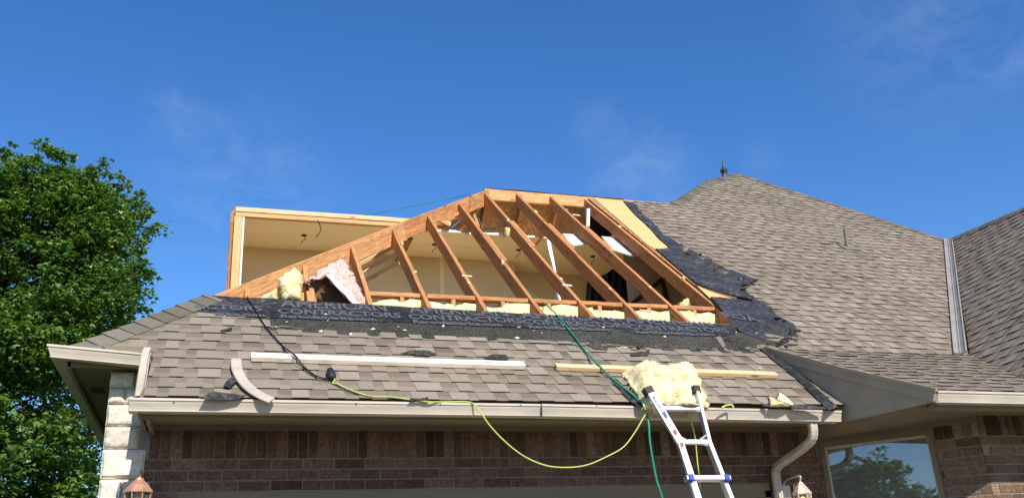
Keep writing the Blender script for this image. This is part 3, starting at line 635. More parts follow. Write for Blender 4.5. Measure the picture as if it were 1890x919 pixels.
# black plastic sheet
bp = MB(); rows = []
top = [(1084, 516), (1095, 513), (1108, 510), (1120, 504), (1133, 494), (1146, 484), (1157, 478), (1163, 482), (1168, 520)]
n = 40
for j in range(15):
    row = []
    for i in range(n + 1):
        t = i / n * (len(top) - 1); k = min(int(t), len(top) - 2); fx = t - k
        tx = top[k][0] + (top[k + 1][0] - top[k][0]) * fx; ty = top[k][1] + (top[k + 1][1] - top[k][1]) * fx
        bx = 1076 + 96 * i / n; s = j / 14
        x = tx + (bx - tx) * s; y = ty + (600 - ty) * s
        row.append(onY(x, y, 10.35 + .035 * math.sin(i * 1.1 + j * .12) + .015 * math.sin(i * 2.7)))
    rows += row
bp.add(rows, [(j * (n + 1) + i, (j + 1) * (n + 1) + i, (j + 1) * (n + 1) + i + 1, j * (n + 1) + i + 1) for j in range(14) for i in range(n)])
o = bp.build('plastic_sheet', M['black_plastic'], H, True)
# ceiling boxes with loose wires
for (x, y) in ((561, 434), (957, 461), (802, 451), (1094, 473)):
    p = hit(x, y, (0, 0, 1), ZC); b = MB(); b.lathe((p.x, p.y, ZC - .010), [(.026, 0), (.034, .004), (.034, .010)], 9)
    b.tube([(p.x, p.y, ZC), (p.x + .02, p.y, ZC - .05), (p.x - .02, p.y - .01, ZC - .08), (p.x - .03, p.y, ZC - .11)], .004, 5); b.build('junction_box', M['darkwood'], H)
# white vent pipe in the attic
b = MB(); b.tube([onY(1086, 386, 10.4), onY(1085, 418, 10.4)], .024, 10, smooth=1); b.build('attic_pipe', M['white'], H)
# ---- knee wall with insulation, below the hole
KY = 7.72
for (x0, x1) in ((1.12, 1.60), (1.66, 2.10), (2.15, 2.60), (2.65, 3.07), (3.12, 3.53), (3.58, 4.0), (4.06, 4.5)):
    b = MB(); z = 4.285
    b.board((x0, KY, z), (x1, KY - .0, z), .09, .038, tone=random.uniform(.35, .7), n=3); b.build('knee_wall_plate', M['rafter'], H)
for x in (1.14, 1.44, 1.9, 2.36, 2.8, 3.3, 3.8, 4.28):
    b = MB(); b.board((x, KY - .045, 3.6), (x, KY - .045, 4.245), .038, .08, (0, -1, 0), tone=.6, n=2); b.build('knee_wall_stud', M['rafter'], H)
def fuzz(vs, fs, n, ln, seed=0, wid=.0022):
    """loose fibres standing off a fibreglass surface"""
    rnd = random.Random(seed * 7 + 1); base = len(fs)
    for _ in range(n):
        f = fs[rnd.randrange(base)]; a, b, c = vs[f[0]], vs[f[1]], vs[f[2]]
        if (b - a).length < 1e-5: continue
        nn = (b - a).cross(c - a)
        if nn.length < 1e-10: continue
        nn.normalize(); p = a + (b - a) * rnd.random() + (c - a) * rnd.random() * .7
        if rnd.random() < .5: nn = nn
        d = (nn * rnd.choice((1, 1, -1)) + Vector((rnd.gauss(0, .8), rnd.gauss(0, .8), rnd.gauss(0, .8)))).normalized() * ln * rnd.uniform(.4, 1.3)
        s = d.cross(Vector((rnd.gauss(0, 1), rnd.gauss(0, 1), rnd.gauss(0, 1)))).normalized() * wid * rnd.uniform(.6, 2)
        k = len(vs); m_ = p + d * .55 + Vector((0, 0, -.1 * ln)); vs += [p - s, p + s, m_ + s * .6, m_ - s * .6, p + d + Vector((0, 0, -.35 * ln))]
        fs += [(k, k + 1, k + 2, k + 3), (k + 3, k + 2, k + 4)]
def fluff(name, center, size, m, parent=None, sub=24, amp=.05, rot=None, seed=0, sq=0.5, fr=6.0, label=None, rag=.0):
    """superellipsoid of fibreglass, lumpy and ragged"""
    vs = []; fs = []; sx, sy, sz = size
    def se(c, p): return math.copysign(abs(c) ** p, c)
    R = rot if rot is not None else Matrix.Identity(3)
    for j in range(sub + 1):
        ph = -math.pi / 2 + math.pi * j / sub
        for i in range(sub * 2):
            th = math.pi * i / sub
            v = Vector((se(math.cos(ph), sq) * se(math.cos(th), sq) * sx, se(math.cos(ph), sq) * se(math.sin(th), sq) * sy, se(math.sin(ph), sq) * sz))
            nn = noise.fractal(v * fr + Vector((seed, seed, 0)), .8, 2.1, 6); n2 = noise.noise(v * fr * .35 + Vector((seed * 3, 1, 2)))
            v = v * (1 + amp * nn / max(sx, sz) * .6) + v.normalized() * (amp * n2)
            vs.append(Vector(center) + R @ v)
    for j in range(sub):
        for i in range(sub * 2):
            a = j * sub * 2 + i; b_ = j * sub * 2 + (i + 1) % (sub * 2); fs.append((a, b_, b_ + sub * 2, a + sub * 2))
    if size[0] > .03: fuzz(vs, fs, 350, .022, seed)
    return obj(name, vs, fs, m, parent, True)
for k, (x0, x1) in enumerate(((1.16, 1.42), (1.46, 1.88), (1.92, 2.34), (2.38, 2.78), (2.82, 3.28), (3.32, 3.78), (3.82, 4.26), (4.30, 4.55))):
    fluff('wall_insulation', ((x0 + x1) / 2, KY - .02, 3.97), ((x1 - x0) / 2 + .03, .035, .245 + .015 * math.sin(k * 2.3)), M['wall_ins'], H, 22, .045, seed=k, sq=.22, fr=13)
w_ = MB(); w_.box((1.1, KY + .05, 3.4), (4.6, KY + .062, 4.24)); w_.build('knee_wall_board', M['paper'], H)
# framing stubs at the low left end with torn yellow batts
for a, c in (((518, 512), (516, 560)), ((556, 506), (557, 566)), ((574, 530), (584, 570))):
    b = MB(); b.board(onY(*c, 7.62), onY(*a, 7.62), .04, .05, (0, -1, 0), tone=.75, n=2); b.build('knee_wall_stud', M['rafter'], H)
def blob_sheet(name, pts, Y, depth, m, parent=None, seed=0, amp=.03, cell=.02):
    """torn batt: outline on a plane Y, swollen in the middle, real thickness"""
    pl = [onY(x, y, Y) for x, y in pts]; p2 = [(p.x, p.z) for p in pl]
    rnd = random.Random(seed); q2_ = []
    for i in range(len(p2)):
        a, b = p2[i], p2[(i + 1) % len(p2)]; L = math.dist(a, b); k = max(1, int(L / cell))
        for s in range(k):
            t = s / k; q2_.append((a[0] + (b[0] - a[0]) * t + rnd.uniform(-1, 1) * cell * .45, a[1] + (b[1] - a[1]) * t + rnd.uniform(-1, 1) * cell * .45))
    cx = sum(q[0] for q in q2_) / len(q2_); cz = sum(q[1] for q in q2_) / len(q2_)
    rings = [1, .96, .88, .74, .55, .3, .08]; n = len(q2_); vs = []; fs = []
    for sgn in (-1, 1):
        for r in rings:
            for q in q2_:
                x, z = cx + (q[0] - cx) * r, cz + (q[1] - cz) * r
                d = depth * math.sqrt(max(0, 1 - r ** 4)) * .5
                nn = noise.fractal(Vector((x * 14, z * 14, seed)), .8, 2, 5) * amp * (1 if r < 1 else 0)
                vs.append(Vector((x, Y + sgn * (d + nn * .5) if r < 1 else Y, z)))
    K = len(rings)
    for s in range(2):
        for r in range(K - 1):
            for i in range(n):
                a = (s * K + r) * n + i; b_ = (s * K + r) * n + (i + 1) % n; f = (a, b_, b_ + n, a + n); fs.append(f if s else f[::-1])
        f = tuple((s * K + K - 1) * n + i for i in range(n)); fs.append(f if s else f[::-1])
    fuzz(vs, fs, 260, .022, seed)
    return obj(name, vs, fs, m, parent, True)
o = blob_sheet('insulation_batt', [(514, 515), (530, 503), (543, 493), (547, 499), (556, 507), (557, 522), (554, 556), (520, 556), (517, 530)], 7.55, .12, M['yellow_ins'], None, 3)
tag(o, 'torn pale yellow insulation tuft between studs at the low left end of the opening', 'insulation')
o = blob_sheet('insulation_scrap', [(478, 551), (496, 542), (511, 534), (512, 556), (480, 556)], 7.62, .1, M['yellow_ins'], None, 4)
tag(o, 'small yellow insulation wedge under the low end of the hip rafter', 'insulation')
o = blob_sheet('insulation_scrap', [(1252, 572), (1254, 560), (1262, 553), (1270, 550), (1276, 556), (1281, 566), (1280, 576)], 8.2, .1, M['yellow_ins'], None, 5)
tag(o, 'round white yellow insulation tuft beside the rightmost rafter above the plate', 'insulation')
o = blob_sheet('insulation_scrap', [(932, 421), (942, 421), (943, 430), (940, 438), (934, 436)], 9.6, .04, M['yellow_ins'], None, 6, cell=.012)
tag(o, 'tiny yellow insulation tuft hanging off a rafter near the ridge', 'insulation')
# folded pink batt with brown paper facing
B = empty('pink_batt', 'folded pink insulation batt with brown paper facing lying between the rafters', 'insulation')
def slab(pts, Ys, back, m, name, parent, seed=0, amp=.012, up=(0, 0, 0)):
    """ruled slab: front outline pushed back by 'back'"""
    fr = [onY(x, y, Y) for (x, y), Y in zip(pts, Ys)]; n = len(fr)
    mb = MB(); g1 = 10
    a, b_, c, d = fr
    for s in (0, 1):
        for j in range(g1 + 1):
            for i in range(g1 + 1):
                u, v = i / g1, j / g1
                p = a * (1 - u) * (1 - v) + b_ * u * (1 - v) + c * u * v + d * (1 - u) * v
                nn = noise.fractal(p * 18 + Vector((seed, 0, 0)), .8, 2, 5) * amp
                e = 1 if 0 < i < g1 and 0 < j < g1 else 0
                rag_ = Vector((random.uniform(-1, 1), 0, random.uniform(-1, 1))) * amp * (0.9 if not e else .0)
                mb.v.append(p + Vector((0, nn, nn)) + rag_ + (Vector(back) if s else Vector((0, 0, 0)))); mb.l.append(tuple(p))
    N = (g1 + 1) ** 2
    def ad(f): mb.f.append(f); mb.t.append(.5); mb.m.append(0)
    for j in range(g1):
        for i in range(g1):
            q = j * (g1 + 1) + i; ad((q, q + g1 + 1, q + g1 + 2, q + 1)); ad((N + q, N + q + 1, N + q + g1 + 2, N + q + g1 + 1))
    rim = [i for i in range(g1 + 1)] + [j * (g1 + 1) + g1 for j in range(1, g1 + 1)] + [g1 * (g1 + 1) + i for i in range(g1 - 1, -1, -1)] + [j * (g1 + 1) for j in range(g1 - 1, 0, -1)]
    for i in range(len(rim)):
        p, q = rim[i], rim[(i + 1) % len(rim)]; ad((p, q, N + q, N + p))
    if 'ins' in m.name or 'fiber' in m.name: 
        fuzz(mb.v, mb.f, 500, .028, seed); k0 = len(mb.f) - len(mb.t); mb.t += [.5] * k0; mb.m += [0] * k0; mb.l += [(0, 0, 0)] * (len(mb.v) - len(mb.l))
    return mb.build(name, m, parent, True)
slab([(560, 522), (632, 476), (652, 508), (602, 508)], [7.55, 7.75, 7.72, 7.55], (0, .07, .02), M['pink_ins'], 'batt', B, 1, .02)
slab([(602, 507), (646, 500), (682, 563), (657, 563)], [7.54, 7.72, 7.62, 7.50], (0, .07, .02), M['pink_ins'], 'batt', B, 2, .02)
slab([(559, 524), (604, 508), (660, 563), (590, 562)], [7.58, 7.66, 7.70, 7.72], (0, .03, .0), M['kraft'], 'paper_facing', B, 3, .012)
slab([(600, 506), (612, 507), (666, 564), (655, 564)], [7.50, 7.5, 7.47, 7.47], (0, .012, .0), M['paper'], 'paper_edge', B, 4, .006)
# ---- gutters
def gutter(p0, p1, out, name='gutter', parent=H, hgt=.078, dep=.115, m='gutter'):
    """K-style gutter, p0-p1 is the top of the front lip; out = outward horizontal dir"""
    p0, p1, out = Vector(p0), Vector(p1), Vector(out)
    k = hgt
    pr = [(0, 0), (.004, -.004), (.004, -.016), (-.004, -.020), (-.006, -.030), (-.014, -k * .62), (-.026, -k * .80), (-.026, -k * .90), (-.020, -k * .93), (-.020, -k), (-dep, -k), (-dep, .01),
          (-dep + .002, .01), (-dep + .002, -k + .003), (-.023, -k + .003), (-.008, -.03), (-.006, -.014), (-.010, -.002)]
    mb = MB(); n = 8; path = [p0 + (p1 - p0) * i / n for i in range(n + 1)]
    mb.sweep(path, [[out * a + Vector((0, 0, 1)) * z for a, z in pr]] * (n + 1), True)
    # end plates
    for p in (p0, p1):
        s = (p1 - p0).normalized() * .002 * (-1 if p is p0 else 1)
        vs = [p + out * a + Vector((0, 0, z)) + s for a, z in pr[:12]]; mb.add(vs, [tuple(range(12)), tuple(range(11, -1, -1))])
    return mb.build(name, M[m], parent)
g0 = onY(239, 732, 6.05); g1 = onY(1553, 759, 6.05)
gutter((g0.x, 6.05, E_Z + .004), (2.1, 6.05, E_Z - .006), (0, -1, 0)); gutter((2.097, 6.049, E_Z - .005), (g1.x, 6.05, E_Z - .030), (0, -1, 0), hgt=.080)
ga, gb = onY(88, 634, 6.47), onY(279, 652, 6.47)
def gutter_corner(back, corner, end, hgt=.082, dep=.115):
    k = hgt
    pr = [(0, 0), (.004, -.004), (.004, -.016), (-.004, -.020), (-.006, -.030), (-.014, -k * .62), (-.026, -k * .80), (-.026, -k * .90), (-.020, -k * .93), (-.020, -k), (-dep, -k), (-dep, .01),
          (-dep + .002, .01), (-dep + .002, -k + .003), (-.023, -k + .003), (-.008, -.03), (-.006, -.014), (-.010, -.002)]
    mb = MB(); Z1 = Vector((0, 0, 1))
    path = [Vector(back), Vector(corner), Vector(end)]; outs = [Vector((-1, 0, 0)), Vector((-1, -1, 0)), Vector((0, -1, 0))]
    mb.sweep(path, [[o * a + Z1 * z for a, z in pr] for o in outs], True)
    vs = [path[2] + outs[2] * a + Z1 * z + Vector((.002, 0, 0)) for a, z in pr[:12]]; mb.add(vs, [tuple(range(12)), tuple(range(11, -1, -1))])
    return mb.build('gutter', M['gutter'], H)
gutter_corner((ga.x, 12, ga.z), ga, gb)
gp = onY(1730, 720, 5.23); gutter((gp.x, 5.23, gp.z), (6.9, 5.23, gp.z - .01), (0, -1, 0), hgt=.078)
mb = MB(); mb.box((2.092, 6.044, E_Z - .092), (2.100, 6.0515, E_Z - .006)); mb.build('gutter_strap', M['rubber'], H)
mb = MB()
for i in range(9): 
    x = -.3 + i * .56; mb.box((x, 6.0450, E_Z - .022), (x + .010, 6.0505, E_Z - .012))
mb.build('gutter_screws', M['slate'], H)
# ---- downspouts (rectangular tube along a path)
def spout(pts, wx=.075, wy=.052, name='downspout', parent=H, m='gutter', rib=(), open_end=False):
    pts = [Vector(p) for p in pts]; mb = MB(); path = []; prof = []
    f = Vector((0, -1, 0))
    for i, p in enumerate(pts):
        t = (pts[min(i + 1, len(pts) - 1)] - pts[max(i - 1, 0)]).normalized()
        f = (f - t * f.dot(t)).normalized(); s = t.cross(f)
        k = .96 if i in rib else 1
        a, b_, c = wx / 2 * k, wy / 2 * k, .008
        prof.append([s * x + f * y for x, y in ((-a + c, b_), (-a * .35, b_), (-a * .3, b_ - .003), (a * .3, b_ - .003), (a * .35, b_), (a - c, b_), (a, b_ - c), (a, -b_ + c), (a - c, -b_), (-a + c, -b_), (-a, -b_ + c), (-a, b_ - c))]); path.append(p)
    mb.sweep(path, prof, True, cap=not open_end)
    o = mb.build(name, M[m], parent); return o
# short stub from the upper gutter
s0, s1 = onY(270, 650, 6.42), onY(257, 734, 6.30)
spout([s0 + Vector((.02, .05, .0)), s0 + Vector((.005, -.02, .0)), s0 + Vector((-.0, -.035, -.03)), s1], .058, .050, open_end=True)
mb = MB(); q = s1 + Vector((0, -.026, .003)); mb.add([s1 + Vector((x, y, .004)) for x, y in ((-.028, -.02), (.028, -.02), (.028, .02), (-.028, .02))], [(0, 1, 2, 3)]); mb.build('spout_mouth', M['rubber'], H)
# offset downspout at the right end: outlet, elbow, diagonal, elbow, drop
Yd = 6.12
A0 = onY(1498, 778, Yd); A1 = onY(1500, 792, Yd)
a_top = onY(1500, 806, Yd + .03); a_bot = onY(1436, 858, 6.66)
pts = [A0 + Vector((0, 0, .04)), A0, onY(1501, 794, Yd), onY(1498, 811, Yd + .04), onY(1484, 825, Yd + .13), onY(1452, 848, 6.5), onY(1438, 858, 6.61), onY(1432, 869, 6.67), onY(1433, 884, 6.685)]
low = onY(1440, 935, 6.69); pts += [low]
spout(catmull(pts, 5) + [Vector((low.x + .0, 6.69, .1))], .066, .050, rib=(9, 11, 13, 15, 17, 19, 31, 33, 35, 37))
# ---- fascia, soffit, frieze of the main eave
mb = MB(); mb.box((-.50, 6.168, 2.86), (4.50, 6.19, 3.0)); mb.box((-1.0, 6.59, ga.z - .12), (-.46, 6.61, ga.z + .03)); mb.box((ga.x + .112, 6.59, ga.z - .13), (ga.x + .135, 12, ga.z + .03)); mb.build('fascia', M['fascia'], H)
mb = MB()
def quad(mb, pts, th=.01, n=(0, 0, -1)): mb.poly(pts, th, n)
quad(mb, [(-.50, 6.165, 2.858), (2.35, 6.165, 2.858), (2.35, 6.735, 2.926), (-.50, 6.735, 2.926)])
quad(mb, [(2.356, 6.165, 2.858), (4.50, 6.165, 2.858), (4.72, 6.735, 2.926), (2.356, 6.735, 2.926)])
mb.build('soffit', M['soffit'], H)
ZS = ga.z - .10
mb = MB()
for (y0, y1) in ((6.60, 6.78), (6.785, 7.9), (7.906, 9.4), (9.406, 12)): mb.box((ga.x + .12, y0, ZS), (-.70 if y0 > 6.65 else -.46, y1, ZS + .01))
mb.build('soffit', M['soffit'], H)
vz = MB(); c = hit(182, 719, (0, 0, 1), ZS); c2_ = Vector((c.x, c.y, ZS))
vz.box((c.x - .08, c.y - .13, ZS - .006), (c.x + .07, c.y + .13, ZS)); o = vz.build('soffit_vent', M['soffit'], H)
vv = MB()
vv.box((c.x - .05, c.y - .09, ZS - .009), (c.x + .04, c.y + .09, ZS - .0065)); vv.build('grille', M['rubber'], o)
mb = MB(); mb.box((-.46, 6.722, 2.895), (4.70, 6.742, 2.932)); mb.build('frieze_board', M['fascia'], H)
mb = MB(); mb.poly([(-.502, 6.14, 2.86), (-.502, 6.73, 2.88), (-.502, 6.73, 3.28), (-.502, 6.14, 3.00)], .02, (-1, 0, 0)); mb.poly([(-.455, 6.18, 2.83), (-.455, 6.73, 2.86), (-.455, 6.73, 2.93), (-.455, 6.18, 2.87)], .02, (-1, 0, 0)); mb.build('eave_end_board', M['fascia'], H)
# ---- brick walls
def bricks(mb, o, u, n, L, z0, z1, holes=(), seed=0, bl=.205, bh=.0615, j=.011, relief=.006):
    rnd = random.Random(seed); o, u, n = Vector(o), Vector(u), Vector(n); z = z1; row = 0
    while z - bh > z0:
        x = -(.5 if row % 2 else 0) * (bl + j) - .03
        while x < L:
            a, b_ = max(0, x), min(L, x + bl); zz0, zz1 = z - bh, z
            if b_ - a > .02:
                segs = [(a, b_)]
                for (h0_, h1_, hz0, hz1) in holes:
                    if zz1 > hz0 and zz0 < hz1:
                        ns = []
                        for (p, q) in segs:
                            if q <= h0_ or p >= h1_: ns.append((p, q)); continue
                            if p < h0_: ns.append((p, h0_))
                            if q > h1_: ns.append((h1_, q))
                        segs = ns
                tn = min(1, max(0, rnd.gauss(.45, .15)))
                for (p, q) in segs:
                    if q - p > .012:
                        r = relief + rnd.uniform(-.002, .002); dz = rnd.uniform(-.0015, .0015)
                        mb.obox(o + u * p + Vector((0, 0, zz0 + dz)), u * (q - p), n * r, Vector((0, 0, zz1 - zz0)), tn)
            x += bl + j
        z -= bh + j; row += 1
def soldiers(mb, o, u, n, L, z0, z1, seed=0, w=.061, j=.009):
    rnd = random.Random(seed); o, u, n = Vector(o), Vector(u), Vector(n); x = 0
    while x + w < L + .02:
        tn = min(1, max(0, rnd.gauss(.38, .3))); mb.obox(o + u * x + Vector((0, 0, z0 + rnd.uniform(-.002, .002))), u * w, n * (.006 + rnd.uniform(-.002, .002)), Vector((0, 0, z1 - z0)), tn); x += w + j
WY = 6.75
DX0, DX1, DZ = -.262, 4.235, 2.478
mb = MB(); X0 = -.49
soldiers(mb, (X0 + .03, WY, 0), (1, 0, 0), (0, -1, 0), 4.70 - X0 - .03, 2.705, 2.894, 4)
bricks(mb, (X0, WY, 0), (1, 0, 0), (0, -1, 0), 4.715 - X0, 0, 2.694, holes=[(DX0 - X0, DX1 - X0, 0, DZ)], seed=8)
# left side wall
bricks(mb, (-.72, WY + .2, 0), (0, 1, 0), (-1, 0, 0), 5, 0, 3.25, seed=12)
mb.build('brick_wall', M['brick'], H)
mb = MB(); mb.box((-.70, WY, 0), (DX0, WY + .15, 3.2)); mb.box((DX1, WY, 0), (4.72, WY + .15, 3.2)); mb.box((DX0, WY, DZ), (DX1, WY + .15, 3.2)); mb.box((-.72, WY + .15, 0), (-.6, 12, 3.29)); mb.build('mortar', M['mortar'], H)
# bay: 45 degree wall with window, then a front-facing wall
K = 11.47; U45 = Vector((1, -1, 0)).normalized(); N45 = Vector((-1, -1, 0)).normalized()
b0 = Vector((4.72, 6.75, 0)); bc = Vector((5.589, 5.881, 0)); L45 = (bc - b0).length
def on45(x, y, off=0.0): return hit(x, y, (1, 1, 0), K - off * math.sqrt(2))
def s45(p): return (Vector((p.x, p.y, 0)) - b0).dot(U45)
wl, wr, wt = s45(on45(1513, 822)), s45(on45(1717, 790)), 2.80
mb = MB(); bricks(mb, b0, U45, N45, L45, 0, 2.70, holes=[(wl - .01, wr + .01, 1.0, 2.9)], seed=21)
soldiers(mb, b0 + U45 * (wr + .02), U45, N45, L45 - wr - .02, 2.71, 2.87, 5)
soldiers(mb, bc + Vector((.01, 0, 0)), (1, 0, 0), (0, -1, 0), 2.2, 2.71, 2.87, 6)
bricks(mb, bc, (1, 0, 0), (0, -1, 0), 2.2, 0, 2.70, seed=22); mb.build('bay_brick_wall', M['brick_tan'], H)
mb = MB()
mb.obox(b0, U45 * wl, -N45 * .12, Vector((0, 0, 2.95))); mb.obox(b0 + U45 * wr, U45 * (L45 - wr), -N45 * .12, Vector((0, 0, 2.95))); mb.obox(b0 + U45 * wl, U45 * (wr - wl), -N45 * .12, Vector((0, 0, 1.0)))
mb.obox(b0 + U45 * wl + Vector((0, 0, 2.815)), U45 * (wr - wl), -N45 * .12, Vector((0, 0, .13)))
mb.box((bc.x + .004, bc.y, 0), (7.8, bc.y + .12, 2.95)); mb.build('bay_mortar', M['mortar_tan'], H)
# window
W = MB(); o45 = b0 + U45 * wl; ww = wr - wl
def bar(mb, a, b_, z0, z1, d0, d1, tone=.5): mb.obox(o45 + U45 * a + Vector((0, 0, z0)) + N45 * d0, U45 * (b_ - a), N45 * (d1 - d0), Vector((0, 0, z1 - z0)), tone)
f = .032
bar(W, 0, ww, 2.765, 2.81, -.05, .018); bar(W, 0, f, 1.0, 2.765, -.05, .018); bar(W, ww - f, ww, 1.0, 2.765, -.05, .018); bar(W, f, ww - f, 1.0, 1.05, -.05, .018)
win = W.build('window', M['fascia'], H)
W = MB(); bar(W, f, ww - f, 2.745, 2.763, -.045, -.004); bar(W, f, f + .012, 1.05, 2.745, -.045, -.004); bar(W, ww - f - .012, ww - f, 1.05, 2.745, -.045, -.004); W.build('sash', M['gutter'], win)
W = MB(); bar(W, f, ww - f, 1.05, 2.745, -.034, -.030); W.build('pane', M['glass'], win)
W = MB(); mid = ww * .505; mz = s45(on45(1608, 850)) - wl
bar(W, mz - .008, mz + .008, 1.05, 2.74, -.048, -.040); bar(W, f, ww - f, 2.487, 2.503, -.0485, -.0405); bar(W, f, ww - f, 2.0, 2.016, -.0485, -.0405); W.build('muntins', M['gutter'], win)
W = MB()
for k in range(34):
    z = 2.735 - k * .05; W.obox(o45 + U45 * .001 + Vector((0, 0, z)) - N45 * .09, U45 * (ww - .002), -N45 * .03 , Vector((0, 0, .003))); W.obox(o45 + U45 * .001 + Vector((0, 0, z - .028)) - N45 * .09, U45 * (ww - .002), -N45 * .003, Vector((0, 0, .030)))
W.build('blinds', M['white'], win)
W = MB(); W.obox(o45 - U45 * .5 - N45 * .5 + Vector((0, 0, .9)), U45 * (ww + 1), -N45 * .02, Vector((0, 0, 2))); W.obox(o45 - U45 * .02 - N45 * .13 + Vector((0, 0, .9)), U45 * .015, -N45 * .36, Vector((0, 0, 2))); W.obox(o45 + U45 * (ww + .005) - N45 * .13 + Vector((0, 0, .9)), U45 * .015, -N45 * .36, Vector((0, 0, 2))); W.build('dark_room_backing', M['dark'], win)  # dark boards added behind the glass in place of an unlit room
# porch / bay eave: cheek wall, rake board, soffit, fascia
mN = Vector((6.9 - 5.23, -(4.46 - 4.69), 0)); ck0 = Vector((4.46, 6.9, 0)); ck1 = Vector((gp.x - .03, 5.25, 0))
cd_ = (ck1 - ck0); mN = Vector((-cd_.y, cd_.x, 0)).normalized(); 
if mN.x > 0: mN = -mN
def onC(x, y, off=0): return hit(x, y, mN, mN.dot(ck0) + off)
mb = MB(); chk = [onC(1402, 640), onC(1440, 661), onC(1560, 691), onC(1722, 722), onC(1724, 742), onC(1640, 761), onC(1549, 780), onC(1440, 780), onC(1380, 650)]
mb.poly(chk, .03, mN); mb.build('cheek_wall', M['siding'], H)
mb = MB(); mb.poly([onC(1406, 639, .012), onC(1560, 682, .012), onC(1726, 719, .012), onC(1722, 741, .012), onC(1690, 733, .012), onC(1560, 701, .012), onC(1440, 667, .012)], .012, mN); mb.build('rake_board', M['siding'], H)
mb = MB(); mb.poly([onC(1400, 636, .02), onC(1560, 679, .02), onC(1727, 716, .02), onC(1726, 722, .02), onC(1560, 686, .02), onC(1406, 643, .02)], .02, mN); mb.build('drip_edge', M['siding'], H)
cA, cB = onC(1549, 779, -.001), onC(1724, 743, -.001)
print('cheek', cA, cB, gp)
mb = MB(); mb.obox((cB.x + .002, 5.335, gp.z - .115), (2.4, 0, 0), (0, .02, 0), (0, 0, .12)); mb.obox((cB.x - .0, 5.24, gp.z - .085), (.03, 0, 0), (0, .1, 0), (0, 0, .09)); mb.build('bay_fascia', M['fascia'], H)
zb = gp.z - .113
mb = MB(); vs = [cA, cB, Vector((cB.x, 5.35, zb)), Vector((7.2, 5.35, zb)), Vector((7.2, 5.87, 2.872)), Vector((5.585, 5.875, 2.872)), Vector((4.735, 6.725, 2.835)), Vector((4.5, 6.75, 2.93))]
mb.add(vs, [(0, 6, 7), (0, 1, 6), (1, 5, 6), (1, 2, 5), (2, 3, 4, 5)]); o = mb.build('bay_soffit', M['soffit'], H); sm = o.modifiers.new('thickness', 'SOLIDIFY'); sm.thickness = .01; sm.offset = -1
mb = MB(); mb.obox(b0 + Vector((0, 0, 2.812)) + N45 * .002, U45 * (L45 + .01), N45 * .014, Vector((0, 0, .05))); mb.box((bc.x, bc.y - .014, 2.862), (7.2, bc.y - .001, 2.88)); mb.build('bay_frieze', M['fascia'], H)
# step flashing between the roof and the cheek
mb = MB(); mb.poly([onP(1400, 641, .016), onP(1406, 640, .016), onP(1450, 668, .016), onP(1482, 693, .016), onP(1546, 750, .016), onP(1530, 757, .016), onP(1468, 697, .016)], .004, NP); mb.build('step_flashing', M['felt'], H)
# gable wall closing the side slope
mb = MB(); mb.add([(5.8, 5.5, 2.9), (9.38, 5.5, 5.88), (12.9, 5.5, 2.95)], [(0, 2, 1)]); mb.build('side_gable', M['siding'], H)
# ---- stone pillar
mb = MB(); rnd = random.Random(2)
zj = [3.30, 3.18, 3.068, 2.919, 2.768, 2.573, 2.38, 2.16, 1.95, 1.7, 1.5, 1.25, 1.0, .8, .55, .3, 0.03]
for i in range(len(zj) - 1):
    z1_, z0_ = zj[i] - .004, zj[i + 1] + .004; xr = -.485 if i % 2 == 0 else -.535
    cuts = [-.752, xr] if i not in (0, 1, 5) else [-.752, -.62 + rnd.uniform(-.03, .03), xr]
    for a, b_ in zip(cuts[:-1], cuts[1:]):
        nx, nz_ = 16, 10; vs = []; tn = rnd.random()
        for j in range(nz_ + 1):
            for k in range(nx + 1):
                u, v = k / nx, j / nz_; ed = min(u * (b_ - a), (1 - u) * (b_ - a), v * (z1_ - z0_), (1 - v) * (z1_ - z0_))
                r = .030 * min(1, ed / .022) ** .55 if ed > 0 else 0
                nn = noise.fractal(Vector((u * 3 * (b_ - a) / .2, v * 2, i * 3.3 + a * 9)), .9, 2, 5)
                jx = noise.noise(Vector((i * 5 + v * 5, a * 7, 1))) * .006 if k in (0, nx) else 0
                vs.append((a + (b_ - a) * u + .003 + jx, WY - r - .013 * nn * (1 if ed > 0 else 0), z0_ + (z1_ - z0_) * v))
        mb.add(vs, [(j * (nx + 1) + k, j * (nx + 1) + k + 1, (j + 1) * (nx + 1) + k + 1, (j + 1) * (nx + 1) + k) for j in range(nz_) for k in range(nx)], tn)
        mb.box((a + .004, WY - .004, z0_), (b_ - .003, WY + .2, z1_), tn)
mb.build('stone_pillar', M['stone'], H)
mb = MB(); mb.box((-.742, WY - .001, 0), (-.52, WY + .19, 3.29)); mb.build('pillar_mortar', M['mortar_tan'], H)
# ---- garage door and its trim
mb = MB(); mb.box((DX0, WY + .0, DZ - .10), (DX1, WY + .04, DZ - .001)); mb.box((DX0, WY, 0), (DX0 + .05, WY + .04, DZ - .05)); mb.box((DX1 - .05, WY, 0), (DX1, WY + .04, DZ - .05)); mb.box((DX0 + .05, WY + .05, DZ - .11), (DX1 - .05, WY + .14, DZ - .051)); mb.build('door_trim', M['fascia'], H)
mb = MB()
for r in range(4):
    z0_, z1_ = .03 + r * .585, .03 + r * .585 + .58
    mb.box((DX0 + .05, WY + .13, z0_), (DX1 - .05, WY + .17, z1_))
    for k in range(8):
        a = DX0 + .10 + k * .545; mb.box((a, WY + .118, z0_ + .08), (a + .46, WY + .129, z1_ - .08))
mb.build('garage_door', M['gutter'], H)
